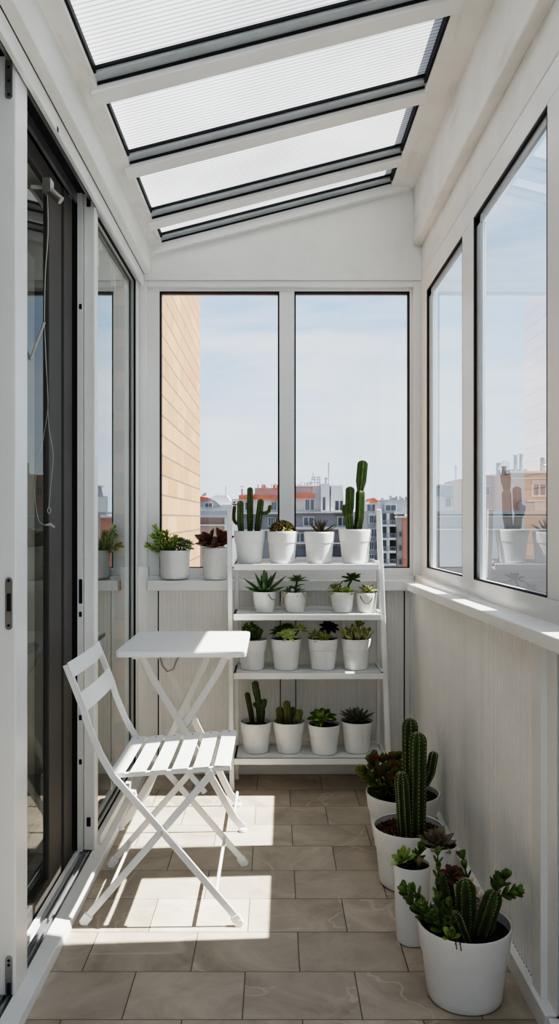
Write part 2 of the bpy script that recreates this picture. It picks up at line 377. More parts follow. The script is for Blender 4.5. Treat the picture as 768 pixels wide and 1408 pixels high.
    def build(s, name, mats, parent=None, smooth=None, bevel=0.0, org=None, leafy=False):
        if not isinstance(mats, (list,tuple)): mats = [mats]
        me = bpy.data.meshes.new(name)
        o3 = Vector(org) if org else Vector((0,0,0))
        me.from_pydata([tuple(Vector(v)-o3) for v in s.v], [], s.f)
        for m_ in mats: me.materials.append(m_)
        me.polygons.foreach_set('material_index', s.m)
        if leafy:
            ca = me.color_attributes.new('leaf', 'FLOAT_COLOR', 'POINT')
            ca.data.foreach_set('color', [x for a in s.a for x in (a[0], a[1], a[2], 1.0)])
        me.update(); me.validate()
        if smooth is not None:
            me.polygons.foreach_set('use_smooth', [True]*len(me.polygons))
            if smooth > 0: me.set_sharp_from_angle(angle=math.radians(smooth))
        o = bpy.data.objects.new(name, me); C.objects.link(o)
        if org and not parent: o.location = o3
        if parent: o.parent = parent
        if bevel:
            b = o.modifiers.new('bevel', 'BEVEL'); b.width = bevel; b.segments = 2; b.limit_method = 'ANGLE'
        return o

def tag(o, label=None, cat=None, group=None, kind=None):
    if label: o['label'] = label
    if cat: o['category'] = cat
    if group: o['group'] = group
    if kind: o['kind'] = kind
    return o
def thing(name, loc, label=None, cat=None, group=None, kind=None):
    o = bpy.data.objects.new(name, None); C.objects.link(o); o.location = loc; o.empty_display_size = .05
    return tag(o, label, cat, group, kind)
def struct(name, label=None):
    o = thing(name, (0,0,0), kind='structure')
    if label: o['label'] = label
    return o
# ================================================================== THE SETTING
XL, XR, YB = -.591, .645, 3.93          # floor edge at the door ledge, right panel, back panel
GL, GR, GB = -.655, .71, 4.0            # glass planes left, right, back

b = MB(); b.box(XL-.03, .66, -.9, YB+.05, -.04, 0)
tag(b.build('floor', M['tile']), kind='structure')

# ---- back wall: ribbed lower panels, posts, baseboard, header and gable
# each rib: a raised flat and a narrow groove
def ribs(b, axis, a0, a1, q, z0, z1, pitch, amp):
    n = int((a1-a0)/pitch); pts = []
    for k in range(n):
        s0 = a0+(a1-a0)*k/n; p = (a1-a0)/n
        pts += [(s0, q-amp), (s0+p*.60, q-amp), (s0+p*.74, q), (s0+p*.86, q)]
    pts.append((a1, q-amp))
    lo = []; hi = []
    for s0, d in pts:
        p = (s0, d) if axis == 'x' else (d, s0)
        lo.append(b.vert((p[0],p[1],z0))); hi.append(b.vert((p[0],p[1],z1)))
    for i in range(len(pts)-1):
        b.face((lo[i],lo[i+1],hi[i+1],hi[i]) if axis == 'x' else (lo[i],hi[i],hi[i+1],lo[i+1]))
def ribs_x(b, x0, x1, y, z0, z1): ribs(b, 'x', x0, x1, y, z0, z1, .019, .0010)
def ribs_y(b, y0, y1, x, z0, z1): ribs(b, 'y', y0, y1, x, z0, z1, .0195, .0045)
wb = struct('wall_back')
b = MB(); b.box(-.70, .72, YB+.012, YB+.06, 0, .925)
b.box(-.62,-.547, YB-.012, YB+.012, .05, .862); b.box(-.66,-.592, YB-.02, YB+.05, .05, .97); b.box(.03,.098, YB-.004, YB+.012, .05, .862); b.box(.612,.66, YB-.012, YB+.012, .05, .862)
b.build('panel_post', M['frame'], wb)
b = MB(); ribs_x(b, -.543, .027, YB+.002, .05, .862); ribs_x(b, .101, .608, YB+.002, .05, .862); b.build('ribbed_panel', M['panel'], wb)
b = MB()
for x in (-.545, .0285, .0995, .610): b.box(x-.0025, x+.0025, YB-.001, YB+.012, .05, .862)
b.build('gasket', M['gasket'], wb)
b = MB(); b.box(-.62,.66, YB-.018, YB+.02, 0, .052); tag(b.build('baseboard_back', M['frame'], bevel=.002), kind='structure')
# gable above the window
def zr(x): return 2.613+.2576*x
b = MB()
zb = 2.318
b.hexa([(-.66,YB,zb),(.72,YB,zb),(.72,YB+.12,zb),(-.66,YB+.12,zb),(-.66,YB,zr(-.66)+.03),(.72,YB,zr(.72)+.03),(.72,YB+.12,zr(.72)+.03),(-.66,YB+.12,zr(-.66)+.03)])
b.build('gable', M['wallw'], wb)

# ---- back window
w1 = struct('window_1')
yf = 3.972
b = MB()
zt, z0 = 2.276, .962
b.box(-.66,-.545, yf, yf+.09, .90, 2.318); b.box(.642,.72, yf, yf+.09, .90, 2.318)
b.box(-.545,.642, yf, yf+.09, .90, z0); b.box(-.545,.642, yf, yf+.09, zt, 2.318); b.box(.023,.095, yf, yf+.09, z0, zt)
b.build('window_frame', M['frame'], w1, bevel=.003)
b = MB()   # outer step of the frame around the whole window
b.box(-.66,-.60, yf-.03, yf, .91, 2.318); b.box(.655,.72, yf-.03, yf, .91, 2.318); b.box(-.60,.655, yf-.03, yf, 2.29, 2.318)
b.build('window_frame', M['frame'], w1, bevel=.003)
b = MB()
for x0, x1 in ((-.545,.023),(.095,.642)):
    t = .007
    b.box(x0, x0+t, yf+.004, yf+.04, z0, zt); b.box(x1-t, x1, yf+.004, yf+.04, z0, zt)
    b.box(x0, x1, yf+.004, yf+.04, zt-t, zt); b.box(x0, x1, yf+.004, yf+.04, z0, z0+t*.5)
b.build('gasket', M['gasket'], w1)
for x0, x1 in ((-.545,.023),(.095,.642)):
    b = MB(); v = [b.vert(p) for p in ((x0,GB,z0),(x1,GB,z0),(x1,GB,zt),(x0,GB,zt))]; b.face(v); b.build('pane', M['glassb'], w1)
b = MB(); b.box(-.590, .645, 3.862, 3.975, .862, .91); b.build('window_sill', M['frame'], w1, bevel=.004)

# ---- right wall: ribbed lower panel, posts, baseboard
wr = struct('wall_right')
b = MB(); ribs_y(b, 2.055, 3.90, XR, .055, .90); ribs_y(b, .3, 1.915, XR+.013, .055, .92); b.build('ribbed_panel', M['panel'], wr)
b = MB(); b.box(XR+.016, XR+.07, -.5, 4.02, 0, .93)
b.box(XR-.012, XR+.02, 1.99, 2.055, .055, .93); b.box(XR-.012, XR+.02, 3.885, 3.93, .055, .9); b.box(XR+.004, XR+.02, 1.925, 1.99, .04, .93)
b.build('panel_post', M['frame'], wr)
b = MB(); b.box(XR+.009, XR+.0125, 1.915, 1.925, .055, .92); b.box(XR-.002, XR+.01, 3.879, 3.885, .055, .9)
b.box(XR-.004, XR+.006, 2.06, 3.88, .052, .0575); b.build('gasket', M['gasket'], wr)
b = MB(); b.box(.627, XR+.02, -.5, 1.92, 0, .052); b.box(.622, XR+.02, 1.925, 3.915, 0, .055); tag(b.build('baseboard_right', M['frame'], bevel=.003), kind='structure')
# ---- right window band; its rails fall a little towards the far end, as they do in the photograph
def tilt(y, far, near): return near+(far-near)*(y-2.0)/1.9
w2 = struct('window_2'); w3 = struct('window_3'); w4 = struct('window_4')
def zbot(y): return tilt(y, .972, .998)
def ztop(y): return tilt(y, 2.233, 2.249)
b = MB(); b.run(.600, .70, -.5, tilt(-.5,.868,.905), tilt(-.5,.902,.940), 3.90, tilt(3.9,.868,.905), tilt(3.9,.902,.940))
b.build('window_sill', M['frame'], w2, bevel=.004)
xf = .69
def post(b, y0, y1, x0=xf, x1=.735): b.run(x0, x1, y0, zbot(y0), ztop(y0), y1, zbot(y1), ztop(y1))
b = MB(); b.run(xf, .735, -.5, .90, zbot(-.5), 3.99, .88, zbot(3.99)); b.run(xf, .72, -.5, ztop(-.5), 2.33, 3.99, ztop(3.99), 2.330)
b.build('window_frame', M['frame'], w2, bevel=.002)
b = MB(); post(b, 3.80, 3.99); b.build('window_frame', M['frame'], w2, bevel=.002)
b = MB(); post(b, 2.907, 3.076); b.build('mullion', M['frame'], w2, bevel=.002)
b = MB(); post(b, 1.95, 2.118); b.box(.80,.86,1.9,2.44,.6,2.5); b.build('mullion', M['frame'], w3, bevel=.002)  # outer box is an added, hidden post that cuts off the sun patch
b = MB(); post(b, -.5, .3); b.build('mullion', M['frame'], w4, bevel=.002)
for w, y0, y1 in ((w2,3.076,3.80),(w3,2.118,2.907),(w4,.3,1.95)):
    b = MB(); t = .012
    b.run(xf+.002, xf+.009, y0, zbot(y0), ztop(y0), y0+t, zbot(y0+t), ztop(y0+t)); b.run(xf+.002, xf+.009, y1-t, zbot(y1-t), ztop(y1-t), y1, zbot(y1), ztop(y1))
    b.run(xf+.002, xf+.009, y0, zbot(y0), zbot(y0)+.006, y1, zbot(y1), zbot(y1)+.006); b.run(xf+.002, xf+.009, y0, ztop(y0)-t*.8, ztop(y0), y1, ztop(y1)-t*.8, ztop(y1))
    b.build('gasket', M['gasket'], w)
    b = MB(); t2 = .035; t3 = .06   # inner aluminium sash behind the rubber
    b.run(xf+.0095, xf+.019, y0, zbot(y0), ztop(y0), y0+t2, zbot(y0+t2), ztop(y0+t2)); b.run(xf+.0095, xf+.019, y1-t3, zbot(y1-t3), ztop(y1-t3), y1, zbot(y1), ztop(y1))
    b.run(xf+.0095, xf+.019, y0, ztop(y0)-t2, ztop(y0), y1, ztop(y1)-t2, ztop(y1))
    b.build('sash', M['bar'], w)
    b = MB(); v = [b.vert(p) for p in ((GR,y0,zbot(y0)),(GR,y1,zbot(y1)),(GR,y1,ztop(y1)),(GR,y0,ztop(y0)))]; b.face(v); b.build('pane', M['glass'], w)
# upper right box beam and fascia
b = MB(); b.box(.690, .78, -.5, 3.93, 2.332, 2.80); b.box(.651, .78, -.5, 3.93, 2.478, 2.80)
b.build('fascia', M['stain'], wr, bevel=.006)

# ---- roof: white rafters, grey glazing bars, rubber strips and ribbed polycarbonate bays
ce = struct('ceiling')
def sl(b, x0, x1, y0, y1, lo, hi, mi=0):
    b.hexa([(x0,y0,zr(x0)+lo),(x1,y0,zr(x1)+lo),(x1,y1,zr(x1)+lo),(x0,y1,zr(x0)+lo),(x0,y0,zr(x0)+hi),(x1,y0,zr(x1)+hi),(x1,y1,zr(x1)+hi),(x0,y1,zr(x0)+hi)], mi)
RA, RB = -.524, .5435
starts = [3.59-.555*k for k in range(7)]
for y in starts:
    b = MB(); sl(b, RA-.02, RB+.02, y, y+.083, -.014, .05); b.build('rafter', M['frame'], ce, bevel=.003)
b = MB(); sl(b, RA-.06, RB+.1, 3.895, 3.935, -.038, .05); b.build('rafter', M['frame'], ce)
for y in starts+[3.90]:
    b = MB(); sl(b, RA, RB, y-.05, y, .012, .045); b.build('glazing_bar', M['bar'], ce)
    b = MB(); sl(b, RA, RB, y-.006, y, .004, .02); sl(b, RA, RB, y-.060, y-.049, .022, .04); b.build('gasket', M['gasket'], ce)
for k, y in enumerate([3.90]+starts):
    y0 = (y-.555+.083 if k else 3.59+.083); y1 = y-.05
    if k == len(starts): continue
    b = MB(); v = [b.vert(p) for p in ((RA,y0,zr(RA)+.03),(RB,y0,zr(RB)+.03),(RB,y1,zr(RB)+.03),(RA,y1,zr(RA)+.03))]; b.face(v)
    b.build('roof_panel', M['poly'], ce)
    b = MB(); sl(b, RA, RA+.007, y0, y1, .012, .032); sl(b, RB-.010, RB, y0, y1, .0, .032); b.build('gasket', M['gasket'], ce)
b = MB(); b.hexa([(-.66,-.5,2.455),(RA,-.5,zr(RA)-.004),(RA,3.93,zr(RA)-.004),(-.66,3.93,2.455),(-.66,-.5,2.56),(RA,-.5,2.56),(RA,3.93,2.56),(-.66,3.93,2.56)])
b.hexa([(RB,-.5,zr(RB)-.006),(.70,-.5,2.735),(.70,3.93,2.735),(RB,3.93,zr(RB)-.006),(RB,-.5,2.83),(.70,-.5,2.83),(.70,3.93,2.83),(RB,3.93,2.83)])
b.build('edge_beam', M['stain'], ce)

# ---- left wall: header, ledge, tracks, fixed glass, stiles, opening into a dark room
wl = struct('wall_left')
b = MB(); b.box(-.80,-.578,-.5,3.93,2.346,2.60); b.build('fascia', M['wallw'], wl, bevel=.006)
b = MB(); b.box(-.80,-.613,-.5,3.93,2.340,2.346); b.box(-.627,-.613,-.5,3.93,2.292,2.346); b.box(-.80,-.745,-.5,3.93,2.27,2.346); b.box(-.69,-.627,2.95,3.93,2.305,2.345); b.build('header', M['frame'], wl, bevel=.002)
b = MB(); b.box(-.652,-.644,-.5,2.94,2.318,2.341); b.box(-.700,-.690,-.5,2.94,2.305,2.341); b.box(-.742,-.732,-.5,2.94,2.285,2.341); b.build('header_track', M['track'], wl)
b = MB(); b.box(-.69,-.652,-.5,2.94,2.3385,2.3399); b.box(-.732,-.70,-.5,2.94,2.335,2.3399); b.build('track_groove', M['gasket'], wl)
b = MB(); b.box(-.6155,-.6120,2.36,2.375,2.293,2.306); b.box(-.6135,-.6120,-.5,3.93,2.344,2.347); b.build('track_slot', M['gasket'], wl)
# ledge and floor track
b = MB(); b.hexa([(-.64,-.5,0),(XL,-.5,0),(XL,3.93,0),(-.64,3.93,0),(-.64,-.5,.032),(XL-.006,-.5,.024),(XL-.006,3.93,.024),(-.64,3.93,.032)])
b.box(-.69,-.64,-.5,3.93,0,.014); b.box(-.700,-.684,-.5,3.93,0,.03)
b.box(-.645,-.62,2.99,3.93,.03,.062)
b.build('door_ledge', M['frame'], wl, bevel=.002)
b = MB(); b.box(-.652,-.647,-.5,2.93,.014,.031); b.box(-.668,-.663,-.5,2.93,.014,.031); b.box(-.674,-.672,-.5,2.93,.014,.026); b.build('floor_track', M['track'], wl)
b = MB(); b.box(-.716,-.702,-.5,2.9,.0,.012); b.build('track_groove', M['gasket'], wl)
# fixed glass with its frame
d1 = struct('door_1')
b = MB(); b.box(-.67,-.632,2.943,3.0,.03,2.338)
b.build('stile', M['frame'], d1, bevel=.003)
b = MB(); b.box(-.69,-.672,2.93,3.0,.03,2.338); b.build('side_strip', M['frame'], d1)
b = MB(); b.box(-.712,-.691,2.94,2.99,.03,2.338); b.build('gasket', M['gasket'], d1)
b = MB(); b.box(-.69,-.636,3.86,3.93,.03,2.306); b.box(-.68,-.642,3.0,3.86,.03,.058); b.box(-.68,-.642,3.0,3.86,2.296,2.306); b.build('glass_frame', M['frame'], d1)
b = MB(); b.box(-.648,-.640,3.852,3.862,.058,2.297); b.box(-.648,-.640,3.0,3.86,.056,.062); b.box(-.648,-.640,3.0,3.86,2.290,2.297); b.build('gasket', M['gasket'], d1)
b = MB(); v = [b.vert(p) for p in ((GL,3.0,.06),(GL,3.86,.06),(GL,3.86,2.30),(GL,3.0,2.30))]; b.face(v); b.build('pane', M['glassl'], d1)
b = MB()
for z in (.13,2.31): b.box(-.660,-.646,2.940,2.945,z-.016,z+.016)
for z in (.862,.50,.345,1.94): b.box(-.684,-.674,2.927,2.932,z-.009,z+.009)
b.box(-.684,-.672,2.926,2.931,.90,.985); b.build('lock_hole', M['gasket'], d1, bevel=.002)
# inner leaf parked behind the glass, its brown frame coloured darker for the shade
d2 = struct('door_2')
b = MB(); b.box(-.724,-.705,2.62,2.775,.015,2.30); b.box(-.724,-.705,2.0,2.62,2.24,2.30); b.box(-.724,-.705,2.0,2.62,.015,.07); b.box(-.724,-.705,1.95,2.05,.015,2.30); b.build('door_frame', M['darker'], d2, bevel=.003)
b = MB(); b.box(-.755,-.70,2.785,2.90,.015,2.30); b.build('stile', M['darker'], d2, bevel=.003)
b = MB(); v = [b.vert(p) for p in ((-.715,2.05,.07),(-.715,2.62,.07),(-.715,2.62,2.24),(-.715,2.05,2.24))]; b.face(v); b.build('pane', M['glassd'], d2)
# near leaf, folded back into the room: its stile stands beside the camera
d3 = struct('door_3')
b = MB(); b.box(-.80,-.632,2.047,2.144,.03,2.332); b.build('stile', M['frame'], d3, bevel=.004)
b = MB(); b.box(-1.5,-.80,2.05,2.10,.03,.14); b.box(-1.5,-.80,2.05,2.10,2.15,2.25); b.box(-1.6,-1.5,2.05,2.10,.03,2.25); b.build('rail', M['frame'], d3)
b = MB(); v = [b.vert(p) for p in ((-1.5,2.075,.14),(-.80,2.075,.14),(-.80,2.075,2.15),(-1.5,2.075,2.15))]; b.face(v); b.build('pane', M['glass'], d3)
def plate(name, z0, z1, x, holes, slot=None):
    b = MB(); w = .0085; prof = []
    for k in range(9): a = PI*k/8; prof.append((math.cos(a)*w, z1-w+math.sin(a)*w))
    for k in range(9): a = PI+PI*k/8; prof.append((math.cos(a)*w, z0+w+math.sin(a)*w))
    f = [b.vert((x+p, 2.0435, q)) for p, q in prof]; r = [b.vert((x+p, 2.048, q)) for p, q in prof]
    b.face(f[::-1]); n = len(f)
    for i in range(n): b.face((f[i], f[(i+1)%n], r[(i+1)%n], r[i]))
    o = b.build(name, M['steel'], d3)
    b = MB()
    for h in holes:
        pr = [b.vert((x+math.cos(2*PI*k/10)*.0035, 2.0425, h+math.sin(2*PI*k/10)*.0035)) for k in range(10)]; pq = [b.vert((x+math.cos(2*PI*k/10)*.0035, 2.047, h+math.sin(2*PI*k/10)*.0035)) for k in range(10)]
        b.face(pr[::-1])
        for k in range(10): b.face((pr[k], pr[(k+1)%10], pq[(k+1)%10], pq[k]))
    if slot: b.box(x-.004, x+.005, 2.041, 2.047, slot[0], slot[1])
    b.build('screw', M['gasket'], o)
px0 = ax(9.5, 2.03)
plate('lock_plate', az(866,2.047), az(794,2.047), px0, (az(799,2.03), az(861,2.03)), (az(841,2.03), az(817,2.03)))
plate('hinge_plate', az(132,2.03), az(76,2.03), px0, (az(88,2.03), az(107,2.03), az(126,2.03)))
plate('hinge_plate', az(1374,2.03), az(1319,2.03), px0, (az(1325,2.03), az(1331,2.03), az(1360,2.03)), (az(1372,2.03), az(1356,2.03)))
# the dark room beyond the opening
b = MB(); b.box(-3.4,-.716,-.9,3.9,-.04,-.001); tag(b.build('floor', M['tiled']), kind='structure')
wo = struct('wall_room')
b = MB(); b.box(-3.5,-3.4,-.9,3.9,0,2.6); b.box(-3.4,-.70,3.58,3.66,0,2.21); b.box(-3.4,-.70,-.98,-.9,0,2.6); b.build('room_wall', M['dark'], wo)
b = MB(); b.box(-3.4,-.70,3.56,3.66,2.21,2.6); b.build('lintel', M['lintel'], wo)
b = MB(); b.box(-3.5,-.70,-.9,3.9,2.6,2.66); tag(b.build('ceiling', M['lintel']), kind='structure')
b = MB(); b.box(-.845,-.757,3.02,3.10,0,.27); b.box(-.875,-.757,2.99,3.10,0,.085); tag(b.build('ledge_reflection_1', M['frame'], bevel=.003), kind='structure')  # solid white blocks standing in for the door ledge's reflection in the glass
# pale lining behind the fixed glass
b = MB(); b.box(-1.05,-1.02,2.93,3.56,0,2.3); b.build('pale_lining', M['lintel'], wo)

# ---- the things by the doorway
d = 2.45
t = thing('curtain_rod', at(50,258,d), 'short white curtain rod at the top of the dark doorway', 'curtain rod')
b = MB(); o = at(50,258,d); b.tube([at(43,257,d)-o, at(66,258,d)-o], .006, 10); b.build('rod', M['cord'], t, smooth=40)
b = MB(); b.box(-.012+at(66,258,d).x-o.x, .012+at(66,258,d).x-o.x, -.02, .02, -.018, .022); b.tube([at(68,262,d)-o, at(84,276,d)-o], .012, 10); b.build('bracket', M['steel'], t, smooth=40)
t = thing('pull_cord', at(65,262,d), 'thin white pull cord hanging in loops inside the dark doorway', 'cord')
o = at(65,262,d)
def cordline(pts, r):
    P = [at(x,y,d)-o for x,y in pts]; out = []
    for i in range(len(P)-1):
        p0, p1, p2, p3 = P[max(i-1,0)], P[i], P[i+1], P[min(i+2,len(P)-1)]
        for k in range(6):
            q = k/6; out.append(.5*((2*p1)+(p2-p0)*q+(2*p0-5*p1+4*p2-p3)*q*q+(3*p1-p0-3*p2+p3)*q**3))
    out.append(P[-1]); b = MB(); b.tube(out, r, 6); return b
cordline([(65,262),(66,320),(62,380),(61,442)], .0019).build('cord', M['cord'], t, smooth=60)
cordline([(61,442),(63,500),(66,555),(60,600),(51,640),(48,680),(53,715),(63,722)], .0010).build('cord', M['cord'], t, smooth=60)
cordline([(61,442),(65,530),(67,585),(73,625),(70,665),(67,698)], .0010).build('cord', M['cord'], t, smooth=60)
b = MB(); b.tube([at(62,722,d)-o, at(69,721,d)-o, at(75,725,d)-o], [.002,.0045,.003], 8); b.build('tassel', M['cord'], t, smooth=60)
b = MB(); pts = [at(67.5+2.2*math.cos(a), 702+4*math.sin(a), d)-o for a in [2*PI*k/12 for k in range(13)]]; b.tube(pts, .0012, 6); b.build('ring', M['cord'], t, smooth=60)
b = MB(); o = at(50,475,d); b.tube([at(61,443,d)-o, at(42,494,d)-o], .0045, 8)
tag(b.build('blind_wand', M['cord'], smooth=60, org=None), 'slanting pale wand inside the dark doorway, by the pull cord', 'wand').location = o
# ================================================================== OUTSIDE
M['render']  = paint('pale_render', (.55,.55,.55), .85, .1, .3)
M['renderg'] = paint('blue_grey_render', (.27,.27,.28), .85, .12, .3)
M['renderp'] = paint('pink_render', (.42,.305,.26), .85, .1, .3)
M['rendera'] = paint('salmon_render', (.52,.22,.16), .85, .12, .3)
M['renderb'] = paint('beige_grey_render', (.34,.31,.29), .85, .12, .3)
M['slate']   = paint('grey_roof_sheet', (.30,.31,.33), .7, .12, .4)
M['roofred'] = paint('red_roof_tiles', (.62,.17,.09), .8, .3, 1.5)
M['win']     = paint('dark_window', (.10,.115,.135), .2, .2, .4)
M['recess']  = paint('recess_shade', (.10,.105,.115), .8, .3, .5)
M['slab']    = paint('pale_slab', (.58,.58,.57), .8, .1, .5)
M['metal']   = paint('grey_chimney_metal', (.33,.34,.35), .45, .15, 1, metallic=.3)
M['mast']    = paint('antenna_metal', (.40,.42,.44), .5, .1, 2)
M['ground']  = paint('city_ground', (.20,.20,.20), .9, .2, .05)

b = MB(); b.box(-140,200,4.5,260,-19,-18); tag(b.build('ground', M['ground']), kind='structure')
b = MB(); b.box(-2.6,-.600,4.30,6.76,-18,9)
tag(b.build('brick_building', M['brick']), 'tall peach brick wall close outside the left half of the back window', 'building')

class Bld:
    """a building seen across the street: rects are given as they appear at depth d"""
    def __init__(s, name, d, x, label, group=None):
        s.d = d; s.o = thing(name, (ax(x,d), d, -18), label, 'building', group)
    def rect(s, part, mat, rects, near=0.0, deep=6.0, parent=None):
        d = s.d-near; b = MB()
        for x0,x1,y0,y1 in rects: b.box(ax(x0,d), ax(x1,d), d, d+deep, az(y1,d), az(y0,d))
        return b.build(part, M[mat], parent or s.o, org=s.o.location)
    def each(s, part, mat, rects, near=.05, deep=.3, pane=None):
        for r in rects:
            f = s.rect(part, mat, [r], near, deep)
            if pane:
                x0,x1,y0,y1 = r; e = min(.12*(x1-x0), .12*(y1-y0))
                n = 2 if x1-x0 > 6 else 1
                w = (x1-x0-e*(n+1))/n
                s.rect('pane', pane, [(x0+e+k*(w+e), x0+e+k*(w+e)+w, y0+e, y1-e) for k in range(n)], near+.04, .1, f)
    def mast(s, x, y0, y1, arms=(), r=.05):
        d = s.d+1.5; b = MB(); o = s.o.location
        b.tube([Vector((ax(x,d), d, az(y1,d))), Vector((ax(x,d), d, az(y0,d)))], r, 6)
        for y, w in arms: b.tube([Vector((ax(x-w,d), d, az(y,d))), Vector((ax(x+w,d), d, az(y-.4,d)))], r*.7, 5)
        b.build('antenna', M['mast'], s.o, org=o)
    def chimney(s, x0, x1, y0, y1, mat='metal', cap=True):
        d = s.d+.8; b = MB(); o = s.o.location; cx = ax((x0+x1)/2, d); r = (x1-x0)*d/F/2; z0, z1 = az(y1,d), az(y0,d)
        prof = [(0,z0),(r*.9,z0),(r*.9,z0+(z1-z0)*.45),(r,z0+(z1-z0)*.46),(r*.85,z0+(z1-z0)*.5),(r*.85,z1-r*.4)]
        prof += [(r*1.2,z1-r*.35),(r*1.2,z1),(0,z1)] if cap else [(r*.7,z1-r*.1),(0,z1)]
        b.lathe(prof, 16, (cx, d+r, 0)); b.build('chimney', M[mat], s.o, org=o, smooth=40)
    def clutter(s, x0, x1, y, n, seed):
        rr = random.Random(seed)
        for k in range(n):
            x = x0+(x1-x0)*(k+.5)/n+rr.uniform(-.8,.8); w = rr.uniform(.7,1.8); h = rr.uniform(1.5,5)
            q = rr.random()
            if q < .55: s.rect('roof_vent', 'metal', [(x-w/2, x+w/2, y-h, y), (x-w*.9, x+w*.9, y-h-.7, y-h)], -1.0, .5)
            else: s.mast(x, y-h*1.3, y, ((y-h*1.1, 1.4),(y-h*.6, 1.0)))

# centre block behind the two tall cactus pots
A = Bld('apartment_building', 52, 430, 'grey stepped apartment block with rooftop lattice behind the middle of the plant stand')
A.rect('wall', 'renderg', [(397,505,706,1200)], 0, 9)
A.rect('upper_wall', 'render', [(398,472,681,706)], -.6, 6)
A.rect('tower', 'render', [(441,453,665,706)], -.2, 3)
A.rect('tower', 'slate', [(429,442,668,706)], -.4, 3)
b = MB(); d = 52.2
q = [(454,706),(473,706),(470.5,668),(455,668)]
f = [b.vert((ax(x,d),d,az(y,d))) for x,y in q]; r = [b.vert((ax(x,d),d+4,az(y,d))) for x,y in q]
b.face(f); b.face(r[::-1])
for i in range(4): b.face((f[i], r[i], r[(i+1)%4], f[(i+1)%4]))
b.build('mansard', M['render'], A.o, org=A.o.location)
A.rect('penthouse', 'slate', [(404,430,668.5,679)], -.5, 5); A.rect('penthouse_cap', 'slab', [(403,430.5,667,669),(454,471.5,666.5,668.5)], -.3, 5)
A.rect('roof', 'roofred', [(398,432,678.5,684.5)], .1, 2.5)
A.rect('slab', 'slab', [(397,505,703.5,705.5),(397,505,724.5,728),(397,505,746,748),(397,505,766,768)], .5, 1)
A.each('window', 'slab', [(419,425.5,686,702),(426.5,432,686,702),(443,447.5,683,702),(460,466,688,702),(467,471.5,688,702)], .05+.6, .3, 'win')
A.each('window', 'slab', [(416,432,710,724),(463,478,710,724),(405,419,732,746),(440,452,732,746),(470,486,732,746)], .1, .3, 'win')
A.each('window', 'win', [(404,420,752,766),(430,446,752,766),(456,472,752,766)], .1, .2)
A.rect('rooftop_lattice', 'slab', [(427.5,440,655.5,656.5),(427.5,440,659,660),(427.5,440,663,664),(428,429,655.5,668),(432,433,655.5,668),(436,437,655.5,668),(439,440,655.5,668)], -1, .4)
A.chimney(446,451,656.5,666,'slate')
A.mast(452, 636, 666, ((638,1.6),(642,1.2),(646,1.6)), .07); A.mast(430.5, 650, 660, ((652,.8),))
A.clutter(405, 428, 668, 6, 3)
A.rect('railing', 'slab', [(472+2*k, 472.4+2*k, 697, 704) for k in range(3)]+[(455,473,698,698.6)], .4, .05)

# right block with stacked balconies
R_ = Bld('apartment_building', 42, 540, 'grey apartment block with stacked balconies, beyond the right edge of the back window')
R_.rect('wall', 'renderg', [(504,553,703,1200)], 0, 9)
R_.rect('top_storey', 'slate', [(525,562,687,704)], -.5, 5); R_.rect('top_storey', 'render', [(502,525,690,704)], -.7, 5)
R_.rect('side_wall', 'renderb', [(545,556,706,1200)], .4, 6)
R_.rect('salmon_wall', 'rendera', [(553.5,585,712,1200)], .45, 6); R_.rect('cornice', 'slab', [(544,585,704,707),(545,585,709.5,712)], .7, 2)
R_.each('window', 'slab', [(529,545,693.5,703)], .1-.4, .3, 'win'); R_.each('window', 'slab', [(504,509.5,693,703),(510.5,516,693,703)], -.4, .3, 'win')
for y in (712,730.5,748.5,766):
    R_.rect('recess_shade', 'recess', [(526,543.5,y-6,y+9)], .02, .2)  # dark slab on the wall, its colour stands in for shade inside the balcony
    R_.rect('balcony', 'slab', [(525.5,544,y+9.5,y+12),(534.5,535.3,y-6,y+9)], 1.0, 1.0)
    R_.rect('railing', 'metal', [(526,543.5,y+3.0,y+3.5)]+[(526+1.6*k,526.3+1.6*k,y+3,y+9.5) for k in range(12)], 1.0, .05)
    R_.each('window', 'slab', [(507,514,y-4,y+8),(514.8,517.5,y-4,y+8)], .1, .3, 'win')
R_.each('window', 'win', [(549,551.5,y,y+7) for y in (731,750,769)], .5, .2)
b = MB(); d = 42.6
q = [(508,691),(519,691),(518,687),(512,684.5)]
f = [b.vert((ax(x,d),d,az(y,d))) for x,y in q]; r = [b.vert((ax(x,d),d+3,az(y,d))) for x,y in q]; b.face(f); b.face(r[::-1])
for i in range(4): b.face((f[i], r[i], r[(i+1)%4], f[(i+1)%4]))
b.build('roof', M['roofred'], R_.o, org=R_.o.location)
R_.clutter(536, 562, 687, 9, 11); R_.clutter(512, 528, 690, 3, 5)

# left middle: red roofed white house seen over the first cactus
D = Bld('townhouse', 55, 350, 'white house with long red tiled roof and red chimneys behind the branching cactus')
D.rect('wall', 'render', [(318,390,686,1200)], 0, 8); D.rect('lower_wall', 'renderg', [(318,390,707,1200)], .3, 2)
D.rect('roof', 'roofred', [(328,390,680.5,686.5)], .4, 5); D.rect('cornice', 'slab', [(318,390,704,707),(318,390,728,730)], .8, 2)
b = MB(); d = 57
q = [(358,674),(366,674),(364.5,666),(359.5,666)]
f = [b.vert((ax(x,d),d,az(y,d))) for x,y in q]; r = [b.vert((ax(x,d),d+.4,az(y,d))) for x,y in q]; b.face(f); b.face(r[::-1])
for i in range(4): b.face((f[i], r[i], r[(i+1)%4], f[(i+1)%4]))
b.build('chimney', M['roofred'], D.o, org=D.o.location)
D.rect('chimney', 'roofred', [(375,385,666.5,671)], -1.5, .5); D.rect('roof_box', 'slate', [(350,384,671,681)], -1.6, 3)
D.rect('chimney', 'metal', [(331,334,672,681),(330.4,334.6,668.5,669.6)], -1, .5)
